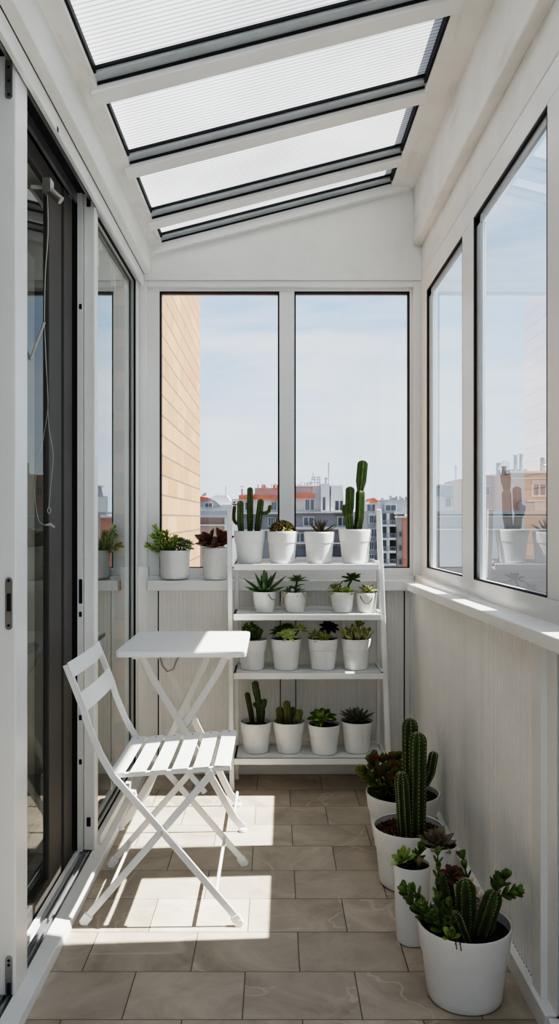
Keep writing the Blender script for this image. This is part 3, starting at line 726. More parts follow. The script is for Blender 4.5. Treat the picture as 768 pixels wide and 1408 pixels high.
D.each('window', 'slab', [(336,344,690,702),(372,380,690,702)], .1, .3, 'win'); D.each('window', 'slab', [(368,376,711,724),(378,384,711,724)], .4, .3, 'win')
D.clutter(352, 388, 671, 6, 21); D.clutter(335, 352, 681, 4, 8)

# far left: pink wall with a dark ledge, domed grey roof above
E = Bld('townhouse', 38, 292, 'low pink house with dark flat ledge and white corner, right beside the brick wall')
E.rect('wall', 'renderp', [(240,309.5,708,1200)], 0, 8); E.rect('corner_pilaster', 'slab', [(308.5,313,707,1200)], .2, 3); E.rect('cornice', 'slab', [(240,313,707.5,711.5),(240,309,721,723)], .35, 1)
E.rect('ledge', 'slate', [(236,318,702.5,707.5)], .9, 4); E.rect('side_wall', 'render', [(313,330,705,1200)], -.8, 3)
E2 = Bld('townhouse', 68, 296, 'pale house with red and grey domed roof beyond the dark ledge')
E2.rect('wall', 'render', [(250,330,694,1200)], 0, 6)
def dome(bl, part, mat, pts, near, deep):
    d = bl.d-near; b = MB(); f = [b.vert((ax(x,d),d,az(y,d))) for x,y in pts]; r = [b.vert((ax(x,d),d+deep,az(y,d))) for x,y in pts]
    b.face(f); b.face(r[::-1]); n = len(pts)
    for i in range(n): b.face((f[i], r[i], r[(i+1)%n], f[(i+1)%n]))
    b.build(part, M[mat], bl.o, org=bl.o.location)
dome(E2, 'roof', 'roofred', [(255,688),(290,688),(285,684),(277,682.5),(255,682)], .3, 4)
dome(E2, 'roof', 'slate', [(255,697),(304,696),(298,690),(290,685),(284,683.5),(278,686.5),(255,687)], .2, 4)
dome(E2, 'roof', 'slab', [(290,684),(296,681),(311,681),(318,690),(318,702),(303,702)], -.8, 3)
E2.mast(310.5, 668, 684, ((670,.7),(673,.7)), .06); E2.mast(300, 679, 684, (), .1); E2.clutter(276, 284, 682, 3, 2)
E2.each('window', 'slab', [(281,292,691,698)], .35, .3, 'win')

# right windows: pink block with chimneys, a grey house with an antenna and a flat ledge in front
P_ = Bld('apartment_building', 50, 715, 'pink flat-roofed block with metal chimneys outside the right-hand windows')
P_.rect('wall', 'renderp', [(702,800,650,1200)], 0, 14); P_.rect('parapet', 'slab', [(701,800,647.5,650.5)], .15, 14)
P_.rect('rear_wall', 'renderp', [(659,702.5,656,1200)], -4, 8); P_.rect('parapet', 'rendera', [(659,702.5,653,656)], -3.9, 8)
P_.rect('band', 'slab', [(703,800,657,658.2)], .1, .2)
P_.each('window', 'slab', [(731,752,661,683)], .1, .3, 'win'); P_.each('window', 'slab', [(756,775,661,683)], .1, .3, 'win'); P_.rect('blind', 'slate', [(731.5,751.5,660,666)], .2, .3)
P_.each('window', 'slab', [(665,673,668,682),(688,696,668,682)], -3.9, .3, 'win')
P_.rect('terrace_box', 'slate', [(719,735,690,703)], 1.2, 3)
P_.rect('railing', 'slab', [(735+2.2*k,735.6+2.2*k,689,703) for k in range(12)]+[(725,770,688,689)], 1.3, .06)
for c in ((682,688,636.5,653),(690,697,641,653),(706,712,625.5,648),(714,720,624,648)): P_.chimney(*c)
P_.chimney(743,753,628,649, cap=False); P_.rect('roof_box', 'metal', [(704,724,645,650)], -1.5, 2)
G = Bld('townhouse', 72, 620, 'grey mansard house with thin antenna outside the narrow right-hand window')
G.rect('wall', 'render', [(604,660,680,1200)], 0, 6); G.rect('wall', 'renderg', [(630,660,659,700)], -.5, 6); dome(G, 'roof', 'slate', [(604,682),(632,682),(630,667),(607,667)], .3, 4); G.rect('cornice', 'slab', [(604,632,665.5,667.5)], .4, 4)
G.each('window', 'slab', [(612,620,684,697),(623,630,684,697)], .1, .3, 'win'); G.mast(626.5, 640, 667, ((643,2.2),(645,1.6)), .09)
K = Bld('low_building', 30, 690, 'low beige building with dark flat ledge below the pink block')
K.rect('wall', 'renderb', [(606,820,707,1200)], 0, 5); K.rect('ledge', 'slate', [(604,820,702.5,707)], .5, 6); K.rect('cornice', 'slab', [(606,820,709,710.5),(606,820,727,729)], .2, 1)

# ------------------------------------------------------------------ sky, sun, camera
w = bpy.data.worlds.new('sky'); bpy.context.scene.world = w; w.use_nodes = True
nt = w.node_tree; nt.nodes.clear(); out = nt.nodes.new('ShaderNodeOutputWorld')
tc = N(nt, 'TexCoord'); s = N(nt, 'SeparateXYZ'); L(nt, tc.outputs['Generated'], s.inputs[0])
rp = N(nt, 'ValToRGB'); L(nt, s.outputs['Z'], rp.inputs['Fac'])
e = rp.color_ramp.elements; e[0].position = 0.0; e[0].color = (.66,.76,.85,1); e[1].position = .75; e[1].color = (.26,.45,.74,1)
k = e.new(.12); k.color = (.50,.66,.86,1); k = e.new(.30); k.color = (.30,.50,.80,1)
mp = N(nt, 'Mapping'); mp.inputs['Scale'].default_value = (1.3,1.3,7.5); mp.inputs['Rotation'].default_value = (.12,.2,0); L(nt, tc.outputs['Generated'], mp.inputs['Vector'])
no = N(nt, 'TexNoise', Scale=1.7, Detail=7.0, Roughness=.55, Distortion=.5); L(nt, mp.outputs['Vector'], no.inputs['Vector'])
cr = N(nt, 'ValToRGB'); cr.color_ramp.elements[0].position = .38; cr.color_ramp.elements[1].position = .62
cr.color_ramp.elements[0].color = (.2,.2,.2,1); cr.color_ramp.elements[1].color = (.92,.92,.92,1); L(nt, no.outputs['Fac'], cr.inputs['Fac'])
mx = N(nt, 'Mix', data_type='RGBA'); L(nt, cr.outputs['Color'], mx.inputs[0]); L(nt, rp.outputs['Color'], mx.inputs[6]); mx.inputs[7].default_value = (.80,.85,.90,1)
bg = N(nt, 'Background', Strength=SKY); L(nt, mx.outputs[2], bg.inputs['Color']); L(nt, bg.outputs[0], out.inputs['Surface'])

sd = bpy.data.lights.new('sun', 'SUN'); sd.energy = SUN; sd.angle = math.radians(.6); sd.color = (1.0,.965,.91)
so = bpy.data.objects.new('sun', sd); C.objects.link(so)
so.rotation_euler = Vector((-1,-.06,-1.5)).to_track_quat('-Z','Y').to_euler()

cd = bpy.data.cameras.new('camera'); co = bpy.data.objects.new('camera', cd); C.objects.link(co)
cd.sensor_fit = 'VERTICAL'; cd.sensor_height = 24.0; cd.sensor_width = 24.0*768/1408
cd.lens = F/1408*24.0; cd.shift_x = (384-CX)/1408; cd.shift_y = (CY-704)/1408
co.location = (0,0,H); co.rotation_euler = (PI/2,0,0); cd.clip_end = 600; cd.clip_start = .02
sc = bpy.context.scene; sc.camera = co
sc.view_settings.view_transform = VIEW; sc.view_settings.look = LOOK; sc.view_settings.exposure = EXPO
sc.cycles.max_bounces = 14; sc.cycles.diffuse_bounces = 8; sc.cycles.transparent_max_bounces = 24
# ================================================================== FURNITURE
# ---- folding slat chair
Y0, Y1 = 2.455, 2.885
ch = thing('folding_chair', (-.34, (Y0+Y1)/2, 0), 'white metal folding slat chair in front of the small table', 'chair'); O = ch.location
post_ = [(-.612,.768),(-.585,.70),(-.560,.635),(-.545,.585),(-.512,.507),(-.475,.442),(-.33,.278),(-.104,.016)]
cross_ = [(-.180,.452),(-.33,.278),(-.560,.014)]
for ya, yb, s in ((Y0, Y0+.007, 1), (Y1-.007, Y1, -1)):
    for pts, dy, nm in ((post_, 0, 'leg'), (cross_, s*.009, 'leg')):
        b = MB(); b.ribbon(pts, .0205, ya+dy, yb+dy); l = b.build('leg', M['white'], ch, org=O, bevel=.0015)
        x, z = pts[-1]; dx = pts[-1][0]-pts[-2][0]; b = MB(); sg = 1 if dx > 0 else -1
        yc = (ya+yb)/2+dy
        b.bar((x-sg*.014,yc,z+.015),(x+sg*.004,yc,.004),.028,.014); b.tube([(x+sg*.002,yc-.008,.0115),(x+sg*.002,yc+.008,.0115)], .0115, 12)
        b.build('foot_cap', M['white'], l, org=O, smooth=35, bevel=.002)
    b = MB(); b.tube([(-.33, ya-.004, .278), (-.33, yb+.013*s+.004, .278)], .006, 10); b.build('pivot_rivet', M['steel'], ch, org=O, smooth=40)
for y in (Y0+.018, Y1-.018):
    b = MB(); b.bar((-.478,y,.438),(-.128,y,.4615),.013,.014); b.build('seat_rail', M['white'], ch, org=O, bevel=.002)
b = MB()
for k in range(6):
    x = -.466+.0625*k; z = .4475+(x+.47)*.074
    tl = .074 if k < 5 else -.02
    w = .0238
    n = 8; ring = []
    for i in range(n+1):
        y = Y0+.010+(Y1-Y0-.020)*i/n; dz = -.003*math.cos(PI*(i/n-.5))
        ring.append([b.vert((x-w,y,z-w*tl-.004+dz)), b.vert((x+w,y,z+w*tl-.004+dz)), b.vert((x+w,y,z+w*tl+dz)), b.vert((x-w,y,z-w*tl+dz))])
    for i in range(n):
        for q in range(4): b.face((ring[i][q], ring[i+1][q], ring[i+1][(q+1)%4], ring[i][(q+1)%4]))
    b.face(ring[0]); b.face(ring[-1][::-1])
seat = b.build('seat', M['white'], ch, org=O, bevel=.0012)
b = MB()
for k in range(6):
    x = -.466+.0625*k; z = .4475+(x+.47)*.074
    for y in (Y0+.03, Y1-.03): b.blob((x,y,z), .0035, 0, .5)
b.build('rivet', M['steel'], seat, org=O, smooth=60)
for (xa,za),(xb,zb_) in (((-.614,.772),(-.597,.728)), ((-.579,.683),(-.558,.630))):
    b = MB(); n = 10; rows = []
    d2 = Vector((xb-xa, zb_-za)).normalized(); nn = Vector((d2.y,-d2.x))   # towards the sitter
    for i in range(n+1):
        y = Y0-.003+(Y1-Y0+.006)*i/n; bow = -.013*math.cos(PI*(i/n-.5))
        o_ = nn*(-bow-.0)
        row = []
        for t, q in ((0,.0),(1,.0),(1,.004),(0,.004)):
            px_, pz_ = xa+(xb-xa)*t, za+(zb_-za)*t
            row.append(b.vert((px_-nn.x*(.006+q)+nn.x*bow*1.0, y, pz_-nn.y*(.006+q)+nn.y*bow*1.0)))
        rows.append(row)
    for i in range(n):
        for q in range(4): b.face((rows[i][q], rows[i][(q+1)%4], rows[i+1][(q+1)%4], rows[i+1][q]))
    b.face(rows[0][::-1]); b.face(rows[-1])
    sl_ = b.build('backrest_slat', M['white'], ch, org=O, bevel=.0012)
    b = MB()
    for y in (Y0+.012, Y1-.012):
        for t in (.25,.75): b.blob((xa+(xb-xa)*t-nn.x*.004, y, za+(zb_-za)*t-nn.y*.004), .0035)
    b.build('rivet', M['steel'], sl_, org=O, smooth=60)
for x, z in ((-.172,.097),(-.493,.085)):
    b = MB(); b.tube([(x,Y0+.004,z),(x,Y1-.004,z)], .0055, 10); b.build('stretcher', M['white'], ch, org=O, smooth=60)
b = MB(); b.tube([(-.19,Y0+.016,.438),(-.19,Y1-.016,.438)], .006, 10); b.build('hinge_rod', M['white'], ch, org=O, smooth=60)
b = MB()
for y, s in ((Y0+.022,1),(Y1-.022,-1)):
    b = MB(); b.bar((-.26,y,.452),(-.205,y+.002*s,.385),.016,.004); b.build('seat_strut', M['white'], ch, org=O, bevel=.001)

# ---- folding table
tb = thing('folding_table', (-.345,3.33,0), 'small square white metal folding table by the glass door', 'table'); O = tb.location
b = MB()
def rrect(x0,x1,y0,y1,r,n=6):
    p = []
    for cx_, cy_, a0 in ((x1-r,y0+r,-PI/2),(x1-r,y1-r,0),(x0+r,y1-r,PI/2),(x0+r,y0+r,PI)):
        for k in range(n+1): a = a0+PI/2*k/n; p.append((cx_+r*math.cos(a), cy_+r*math.sin(a)))
    return p
loops = [(.006,.690,-.004),(0,.691,0),(0,.706,0),(.004,.711,-.004)]
R_l = []
for ins, z, dr in loops: R_l.append([b.vert((x,y,z)) for x,y in rrect(-.585+ins,-.104-ins,3.05+ins,3.61-ins,.024+dr)])
n = len(R_l[0])
for a, c in zip(R_l[:-1], R_l[1:]):
    for i in range(n): b.face((a[i], a[(i+1)%n], c[(i+1)%n], c[i]))
b.face(R_l[-1]); b.face(R_l[0][::-1])
b.build('tabletop', M['white'], tb, org=O, smooth=35)
frames = ((3.20, (-.520,.695), (-.128,.012), 0), (3.212, (-.172,.695), (-.585,.012), 0), (3.485, (-.504,.695), (-.160,.012), 0), (3.473, (-.250,.695), (-.560,.012), 0))
for y, (xa,za), (xb,zb_), _ in frames:
    s = 1 if xb > xa else -1; k = .24 if y < 3.3 else .5
    pts = [(xa,za),(xa+(xb-xa)*.13, za+(zb_-za)*.15),(xa+(xb-xa)*.5, za+(zb_-za)*.5),(xb-s*.025,.050),(xb+s*.012,zb_)]
    b = MB(); b.ribbon(pts, .027, y-.0035, y+.0035); l = b.build('leg', M['white'], tb, org=O, bevel=.0015)
    b = MB(); b.lathe([(0,0),(.015,0),(.018,.005),(.016,.011),(.008,.015),(0,.016)], 14, (xb+s*.008, y, 0)); b.build('foot_pad', M['white'], l, org=O, smooth=40)
    for t in (.14,.2):
        b = MB(); b.tube([(xa+(xb-xa)*t, y-.006, za+(zb_-za)*t),(xa+(xb-xa)*t, y+.006, za+(zb_-za)*t)], .006, 12); b.build('bolt', M['white'], l, org=O, smooth=40)
for x, z, ya, yb in ((-.345,.352,3.19,3.495),(-.155,.055,3.2,3.485),(-.556,.055,3.212,3.473)):
    b = MB(); b.tube([(x,ya,z),(x,yb,z)], .006, 10); b.build('crossbar', M['white'], tb, org=O, smooth=60)
for x in (-.52,-.172):
    b = MB(); b.box(x-.012,x+.012,3.12,3.54,.672,.692); b.build('top_rail', M['white'], tb, org=O, bevel=.003)
b = MB(); o3 = [(-.47,3.40,.66),(-.455,3.40,.60),(-.435,3.40,.575),(-.41,3.40,.585),(-.395,3.40,.625),(-.385,3.40,.64)]
b.tube(o3, .004, 8); b.tube([(-.47,3.40,.69),(-.47,3.40,.64)], .004, 8); b.build('latch_hook', M['steel'], tb, org=O, smooth=60)

# ---- ladder plant stand
ps = thing('plant_stand', (.15,3.76,0), 'white four-tier ladder plant stand holding rows of potted succulents', 'shelf'); O = ps.location
b = MB(); b.bar((-.186,3.675,0),(-.200,3.715,1.238),.021,.021); b.build('front_leg', M['stand'], ps, org=O, bevel=.003)
b = MB(); b.bar((.503,3.655,0),(.462,3.715,1.238),.023,.021); b.build('front_leg', M['stand'], ps, org=O, bevel=.003)
for x in (-.172,.478):
    b = MB(); b.box(x-.009,x+.009,3.832,3.850,0,.998); b.build('rear_leg', M['stand'], ps, org=O, bevel=.002)
shelves = ((.998,3.655,-.178,.458),(.780,3.645,-.178,.466),(.525,3.635,-.177,.474),(.157,3.625,-.174,.487))
for z, yf_, x0, x1 in shelves:
    b = MB(); b.box(x0,x1,yf_,3.850,z-.012,z); b.box(x0,x1,yf_-.004,yf_+.012,z-.026,z); b.box(x0,x1,3.838,3.850,z,z+.014)
    b.box(x0,x0+.01,yf_,3.850,z-.022,z); b.box(x1-.01,x1,yf_,3.850,z-.022,z)
    b.box(x1-.012,x1,yf_+.03,3.850,z,z+.012)
    b.build('shelf', M['stand'], ps, org=O, bevel=.0015)
# ================================================================== POTTED PLANTS
def potted(name, label, loc, rt, rb, h, group, style='band', fill=.012, soil='soil', mat='pot', rz=0.0):
    t = thing(name, (loc[0],loc[1],loc[2]+.0007), label, 'potted plant', group); t.rotation_euler.z = rz
    b = MB(); w = max(.0028, rt*.045)
    if style == 'band':      # tapered pot with a slightly thicker upper third
        zb = h*.64; rr = lambda z: rb+(rt-w*.7-rb)*(z/h)
        prof = [(0,0),(rb*.90,0),(rb*.97,.002),(rb,.006)]+[(rr(zb*k/6), zb*k/6) for k in range(1,7)]
        prof += [(rr(zb)+w*.75, zb+.0012)]+[(rr(zb+(h-zb)*k/4)+w*.75, zb+(h-zb)*k/4) for k in range(1,4)]+[(rt,h-.003),(rt-.0008,h-.0007),(rt-w*.45,h)]
    elif style == 'round':   # straight sides, rounded foot
        q = rt*.42
        prof = [(0,0),(rt-q-.004,0)]+[(rt-q+q*math.sin(PI/2*k/8)-.003, q-q*math.cos(PI/2*k/8)) for k in range(1,9)]+[(rt-.002,h*.7),(rt,h-.003),(rt-.001,h-.0006),(rt-w*.45,h)]
    else:                    # plain taper
        prof = [(0,0),(rb*.92,0),(rb*.98,.002),(rb,.007),(rb+(rt-rb)*.35,h*.33),(rb+(rt-rb)*.68,h*.66),(rt,h-.003),(rt-.0008,h-.0007),(rt-w*.45,h)]
    prof += [(rt-w,h-.0015),(rt-w*1.1,h-fill-.01),(rt-w*1.2-.004,h-fill-.02)]
    b.lathe(prof, 48); b.build('pot', M[mat], t, smooth=32)
    rs = rt-w*1.02; b = MB(); zs = h-fill; rng = random.Random(hash(label)%9999 if False else len(label)*31+int(rt*1e4))
    nr, na = 7, 28; rings = [[b.vert((0,0,zs+.002))]]
    for i in range(1,nr+1):
        r = rs*i/nr; rings.append([b.vert((r*math.cos(2*PI*k/na), r*math.sin(2*PI*k/na), zs+(rng.uniform(-.0025,.003) if i<nr else -.001))) for k in range(na)])
    for k in range(na): b.face((rings[0][0], rings[1][k], rings[1][(k+1)%na]))
    for a, c in zip(rings[1:-1], rings[2:]):
        for k in range(na): b.face((a[k], c[k], c[(k+1)%na], a[(k+1)%na]))
    for k in range(int(26+rs*500)):
        a = rng.uniform(0,2*PI); r = rs*.95*math.sqrt(rng.random()); b.blob((r*math.cos(a), r*math.sin(a), zs+.001), rng.uniform(.0012,.0032), 0, .7, n=5)
    b.build('soil', M['soil'], t, smooth=0)
    if soil != 'soil':
        b = MB(); n = int(130+rs*3200)
        for k in range(n):
            a = rng.uniform(0,2*PI); r = (rs-.004)*math.sqrt(rng.random()); q = rng.uniform(.0022,.0042)*(1 if rs < .09 else 1.15)
            b.blob((r*math.cos(a), r*math.sin(a), zs+rng.uniform(.001,.006)), q, 0, rng.uniform(.6,1), n=5)
        tag(b.build('gravel', M[soil], t, smooth=0), kind='stuff')
    t['_z'] = zs; z = zs; del t['_z']
    return t, zs

def build_leaf(b, name, mats, t, label=None):
    o = b.build(name, mats, t, smooth=50, leafy=True)
    if label: o['label'] = label
    return o
def twig(b, base, d, ln, nodes, LL, LW, LT, lm=0, sm=1, bend=.2, shape='spoon', tip=4, r=.0025, start=.3, pitch=1.57):
    """stem with opposite pairs of leaves, each pair turned against the last, and a tuft on top"""
    base, d = Vector(base), Vector(d).normalized(); p = base.copy(); P = [p.copy()]; ds = [d.copy()]
    side = d.cross(Vector((random.uniform(-1,1),random.uniform(-1,1),.2))).normalized()
    n = 8
    for i in range(n):
        d = (Matrix.Rotation(bend/n, 3, side)@d).normalized(); p = p+d*(ln/n); P.append(p.copy()); ds.append(d.copy())
    b.tube(P, [r*(1-.5*i/n) for i in range(n+1)], 6, sm)
    ph = random.uniform(0,PI)
    for k in range(nodes):
        t = start+(1-start)*(k/max(1,nodes-1)) if nodes > 1 else 1
        f = t*n; i = min(n-1, int(f)); q = P[i].lerp(P[i+1], f-i); dd = ds[i]
        u = dd.orthogonal().normalized(); w = dd.cross(u)
        for sgn in (0, PI):
            a = ph+sgn+random.uniform(-.2,.2); rad = u*math.cos(a)+w*math.sin(a); le = random.uniform(.75,1.25)-.25*t
            lean = le; v = dd*math.cos(lean)+rad*math.sin(lean)
            s_ = random.uniform(.8,1.1)*(1-.2*t)
            b.leaf(q, v, dd*math.sin(lean)-rad*math.cos(lean), LL*s_, LW*s_, LT, shape, .25, lm, 5)
        ph += pitch
    u = ds[-1].orthogonal().normalized(); w = ds[-1].cross(u)
    for k in range(tip):
        a = k*2.4; rad = u*math.cos(a)+w*math.sin(a); v = ds[-1]*.85+rad*.5
        b.leaf(P[-1], v, ds[-1]*.5-rad*.85, LL*.7, LW*.75, LT, shape, .2, lm, 5)
    return P[-1]

PXM = 3.74/F                       # metres per pixel at the middle of the stand
def col(px): return (px-CX)*PXM
G1, G2, G3, G4 = ('potted plants on the %s tier of the plant stand' % w for w in ('top','second','third','lowest'))
Yp = 3.735
Z1, Z2, Z3, Z4 = .998, .780, .525, .157

# ---------------- top tier
t, z = potted('potted_cactus', 'branching green cactus with pink-tipped arms in white pot, far left of the top tier', (col(343),Yp,Z1), .070, .054, .143, G1)
b = MB(); b.column([(0.002,-.004,z-.01),(.002,-.004,z+.207)], .0135, 6, .22, spine=.004, per=2, tuft=2); build_leaf(b,'cactus_stem',[M['cact'],M['spine']],t)
b = MB(); b.column([(-.036,.002,z-.01),(-.042,.002,z+.05),(-.041,.002,z+.148)], .0145, 6, .22, spine=.004, per=2, tuft=2); build_leaf(b,'cactus_stem',[M['cact'],M['spine']],t)
b = MB(); b.column([(.032,0,z-.01),(.040,0,z+.06),(.051,0,z+.155)], .0145, 6, .22, spine=.004, per=2, tuft=2); build_leaf(b,'cactus_stem',[M['cact'],M['spine']],t)
b = MB(); b.column([(-.050,.018,z+.05),(-.062,.022,z+.045),(-.072,.024,z+.062),(-.072,.024,z+.095),(-.068,.024,z+.125)], .0085, 5, .2, spine=.003, per=2, tuft=2); build_leaf(b,'cactus_arm',[M['cact'],M['spine']],t)
b = MB(); b.column([(.050,-.004,z+.092),(.070,-.006,z+.090),(.086,-.006,z+.098),(.094,-.006,z+.128)], .0085, 5, .2, spine=.003, per=2, tuft=2); build_leaf(b,'cactus_arm',[M['cact'],M['spine']],t)
b = MB()
for dx, dz in ((-.076,.128),(-.068,.126),(-.073,.137)):
    b.rosette((dx+.004,.024,z+dz), (random.uniform(-.3,.3),-.2,1), 7, .010, .006, .002, .2, 1.0, 'spoon', .2, 0)
build_leaf(b,'flower',M['petal'],t,'small pink-red flower')

t, z = potted('potted_succulent', 'dome of small olive rosettes in white pot, second from left on the top tier', (col(388),Yp,Z1), .067, .055, .141, G1)
b = MB()
for k in range(13):
    ph = math.acos(1-.90*(k+.5)/13); a = k*2.4; dx, dy, dz = .042*math.sin(ph)*math.cos(a), .038*math.sin(ph)*math.sin(a), .008+.036*math.cos(ph)
    b.tube([(dx*.4,dy*.4,z-.005),(dx,dy,z+dz)], .003, 6, 1)
    b.rosette((dx,dy,z+dz), (dx*22,dy*22,dz*24), 15, .031, .0145, .0055, .15, 1.25, 'spoon', .2, 0, .5, .2)
build_leaf(b,'rosette',[M['olive'],M['stem']],t)

t, z = potted('potted_succulent', 'spiky reddish grey aloe in white pot, third from left on the top tier', (col(438.5),Yp,Z1), .068, .055, .139, G1)
b = MB()
b.rosette((.006,0,z), (.06,-.1,1), 17, .088, .019, .009, .2, .95, 'needle', -.15, 0, .8, .3, seg=6)
build_leaf(b,'rosette',M['haw'],t)
b = MB()
for dx, dy in ((-.035,-.022),(-.018,-.036),(.02,-.034),(-.045,.004),(.04,-.015)): b.rosette((dx,dy,z), (dx*8,dy*8,1), 13, .026, .012, .005, .3, 1.3, 'lance', -.3, 0)
build_leaf(b,'offset_rosettes',M['burg'],t,'dark reddish offsets round the foot')

t, z = potted('potted_cactus', 'tallest green cactus with stacked pads in white pot, far right of the top tier', (col(487.5),Yp,Z1), .073, .057, .150, G1)
def pad(b, a, c, w, th, mi=0, n=14, lobes=0):
    a, c = Vector(a), Vector(c); ln = (c-a).length
    b.column([a, c], w, 8, .22, mi, 1, dome=.75, per=2, spine=.0045, flat=th, base=.55, segs=n, tuft=2)
b = MB(); b.column([(.010,0,z-.01),(.022,0,z+.07),(.026,0,z+.190)], .0215, 5, .20, spine=.005, per=2, tuft=2); build_leaf(b,'cactus_stem',[M['cact'],M['spine']],t)
b = MB(); pad(b,(.023,0,z+.178),(.036,0,z+.320),.0235,.62); build_leaf(b,'cactus_pad',[M['cact'],M['spine']],t)
b = MB(); pad(b,(-.020,0,z-.01),(-.029,0,z+.082),.0185,.62); build_leaf(b,'cactus_pad',[M['cact'],M['spine']],t)
b = MB(); pad(b,(-.026,0,z+.062),(-.021,0,z+.203),.0200,.62); build_leaf(b,'cactus_pad',[M['cact'],M['spine']],t)
b = MB(); pad(b,(-.034,.001,z+.056),(-.051,.001,z+.122),.0140,.62,n=9); build_leaf(b,'cactus_pad',[M['cact'],M['spine']],t)

# ---------------- second tier (small pots)
t, z = potted('potted_agave', 'dark green agave with long pointed leaves in small chalky pot, left of the second tier', (col(363.5),Yp-.01,Z2), .0525, .042, .092, G2, 'plain', mat='potb')
b = MB()
for az_, el, ln in ((2.95,.58,.108),(2.5,1.0,.098),(1.75,1.45,.118),(1.2,1.28,.100),(.75,.90,.112),(.28,.62,.120),(3.3,.30,.085),(-.12,.28,.090),(4.2,.5,.062),(5.1,.42,.065),(4.65,.75,.07),(2.1,1.2,.085),(.4,1.15,.085),(3.7,.2,.075),(5.7,.18,.075)):
    d_ = Vector((math.cos(az_)*math.cos(el), math.sin(az_)*math.cos(el)*.8-.05, math.sin(el)))
    b.leaf((d_.x*.01,d_.y*.01,z+.004), d_, Vector((-d_.x,-d_.y-.3,1.2)), ln, .022, .006, 'lance', .12, 0, 7, .5)
build_leaf(b,'rosette',M['agave'],t)
b = MB(); b.tube([(.018,-.050,z+.004),(.022,-.056,z-.005),(.032,-.052,z-.018),(.046,-.038,z-.022)], .0016, 6); build_leaf(b,'dry_stem',M['stem'],t)

t, z = potted('potted_succulent', 'tall rosette over trailing dry roots in small pot, second from left on second tier', (col(405),Yp-.01,Z2), .050, .041, .090, G2, 'plain', mat='potb')
b = MB(); b.tube([(0,0,z-.01),(.004,0,z+.03),(.010,0,z+.062)], .004, 7, 1)
b.rosette((.010,0,z+.060), (.05,-.15,1), 20, .055, .0145, .005, .1, 1.45, 'lance', -.2, 0, .5)
for k in range(9):
    a = k*.7+.3; b.leaf((.006,0,z+.012+.003*k), (math.cos(a),math.sin(a)*.9,.55), (0,0,1), .042, .014, .005, 'lance', -.4, 0)
b.rosette((-.026,-.012,z+.012), (-.5,-.25,1), 9, .040, .013, .005, .2, 1.1, 'lance', -.2, 0, .6)
build_leaf(b,'rosette',[M['agave'],M['stem']],t)
b = MB()
for k in range(9): a = 3.5+k*.35; b.leaf((math.cos(a)*.02,math.sin(a)*.02,z+.004), (math.cos(a),math.sin(a),.35), (0,0,1), .036, .011, .003, 'lance', -1.2, 0)
for sgn, ex in ((-1,.062),(1,.052)):
    b.tube([(sgn*.015,-.025,z+.010),(sgn*.036,-.040,z+.010),(sgn*ex*.9,-.036,z-.006),(sgn*ex,-.032,z-.032),(sgn*ex*1.02,-.031,z-.052)], [.0028,.0032,.003,.0026,.0015], 7)
build_leaf(b,'dry_leaves',M['dry'],t,'pale dry leaves and roots hanging over the rim')

t, z = potted('potted_succulent', 'pale succulents under one tall dark green rosette, small pot on second tier', (col(470),Yp-.01,Z2), .053, .042, .091, G2, 'plain', mat='potb')
b = MB()
b.rosette((-.024,-.012,z+.014), (-.4,-.3,1), 20, .044, .016, .005, .15, 1.4, 'spoon', -.3, 0, .5)
b.rosette((-.034,.012,z+.030), (-.3,.1,1), 15, .036, .014, .005, .15, 1.3, 'spoon', -.3, 0, .5)
build_leaf(b,'rosette',M['varid'],t)
b = MB(); b.rosette((.018,-.022,z+.012), (.3,-.5,1), 20, .038, .015, .005, .15, 1.4, 'spoon', -.4, 0, .5); build_leaf(b,'rosette',M['lime'],t,'bright yellow-green rosette')
b = MB(); b.tube([(.006,.014,z-.01),(.024,.016,z+.03),(.046,.016,z+.068)], .004, 7, 1); b.rosette((.046,.016,z+.064), (.0,-.35,1), 18, .052, .019, .006, .1, 1.35, 'spoon', -.25, 0, .5)
b.tube([(.0,.0,z+.0),(-.014,.0,z+.035),(.0,.004,z+.058),(.03,.012,z+.062)], .002, 6, 1)
build_leaf(b,'tall_rosette',[M['green'],M['stem']],t)

t, z = potted('potted_succulent', 'pale spiky succulent over curled brown stems in small pot, right end of second tier', (col(503),Yp-.015,Z2), .046, .039, .087, G2, 'plain', mat='potb')
b = MB(); b.rosette((.0,-.004,z+.016), (.0,-.35,1), 22, .053, .0150, .006, .15, 1.4, 'lance', -.15, 0, .6); build_leaf(b,'rosette',M['varid'],t)
b = MB()
b.tube([(-.030,-.026,z+.004),(-.030,-.042,z-.010),(-.014,-.048,z-.030),(.004,-.047,z-.033),(.018,-.044,z-.016),(.022,-.036,z+.002)], .0018, 6)
for k in range(8): a = 3.9+k*.3; b.leaf((math.cos(a)*.022,math.sin(a)*.022,z+.005), (math.cos(a),math.sin(a),.2), (0,0,1), .028, .010, .003, 'lance', -1.3, 1)
build_leaf(b,'dry_stem',[M['stem'],M['dry']],t)

# ---------------- third tier
t, z = potted('potted_jade_plant', 'bushy green jade plant on gravel in white pot, far left of third tier', (col(347),Yp,Z3), .067, .050, .134, G3, fill=.010, soil='pebble')
b = MB()
for k in range(26):
    a = k*2.4; r = .044*math.sqrt((k+.5)/26); hgt = (.082 if math.cos(a) < .3 else .068)*(1-.35*k/26)
    twig(b, (math.cos(a)*r*.5,math.sin(a)*r*.5,z-.005), (math.cos(a)*r*9,math.sin(a)*r*9,1), hgt, 6, .017, .013, .006, bend=random.uniform(-.3,.3), start=.35, tip=6, shape='round', r=.002)
build_leaf(b,'foliage',[M['jade'],M['stem']],t)

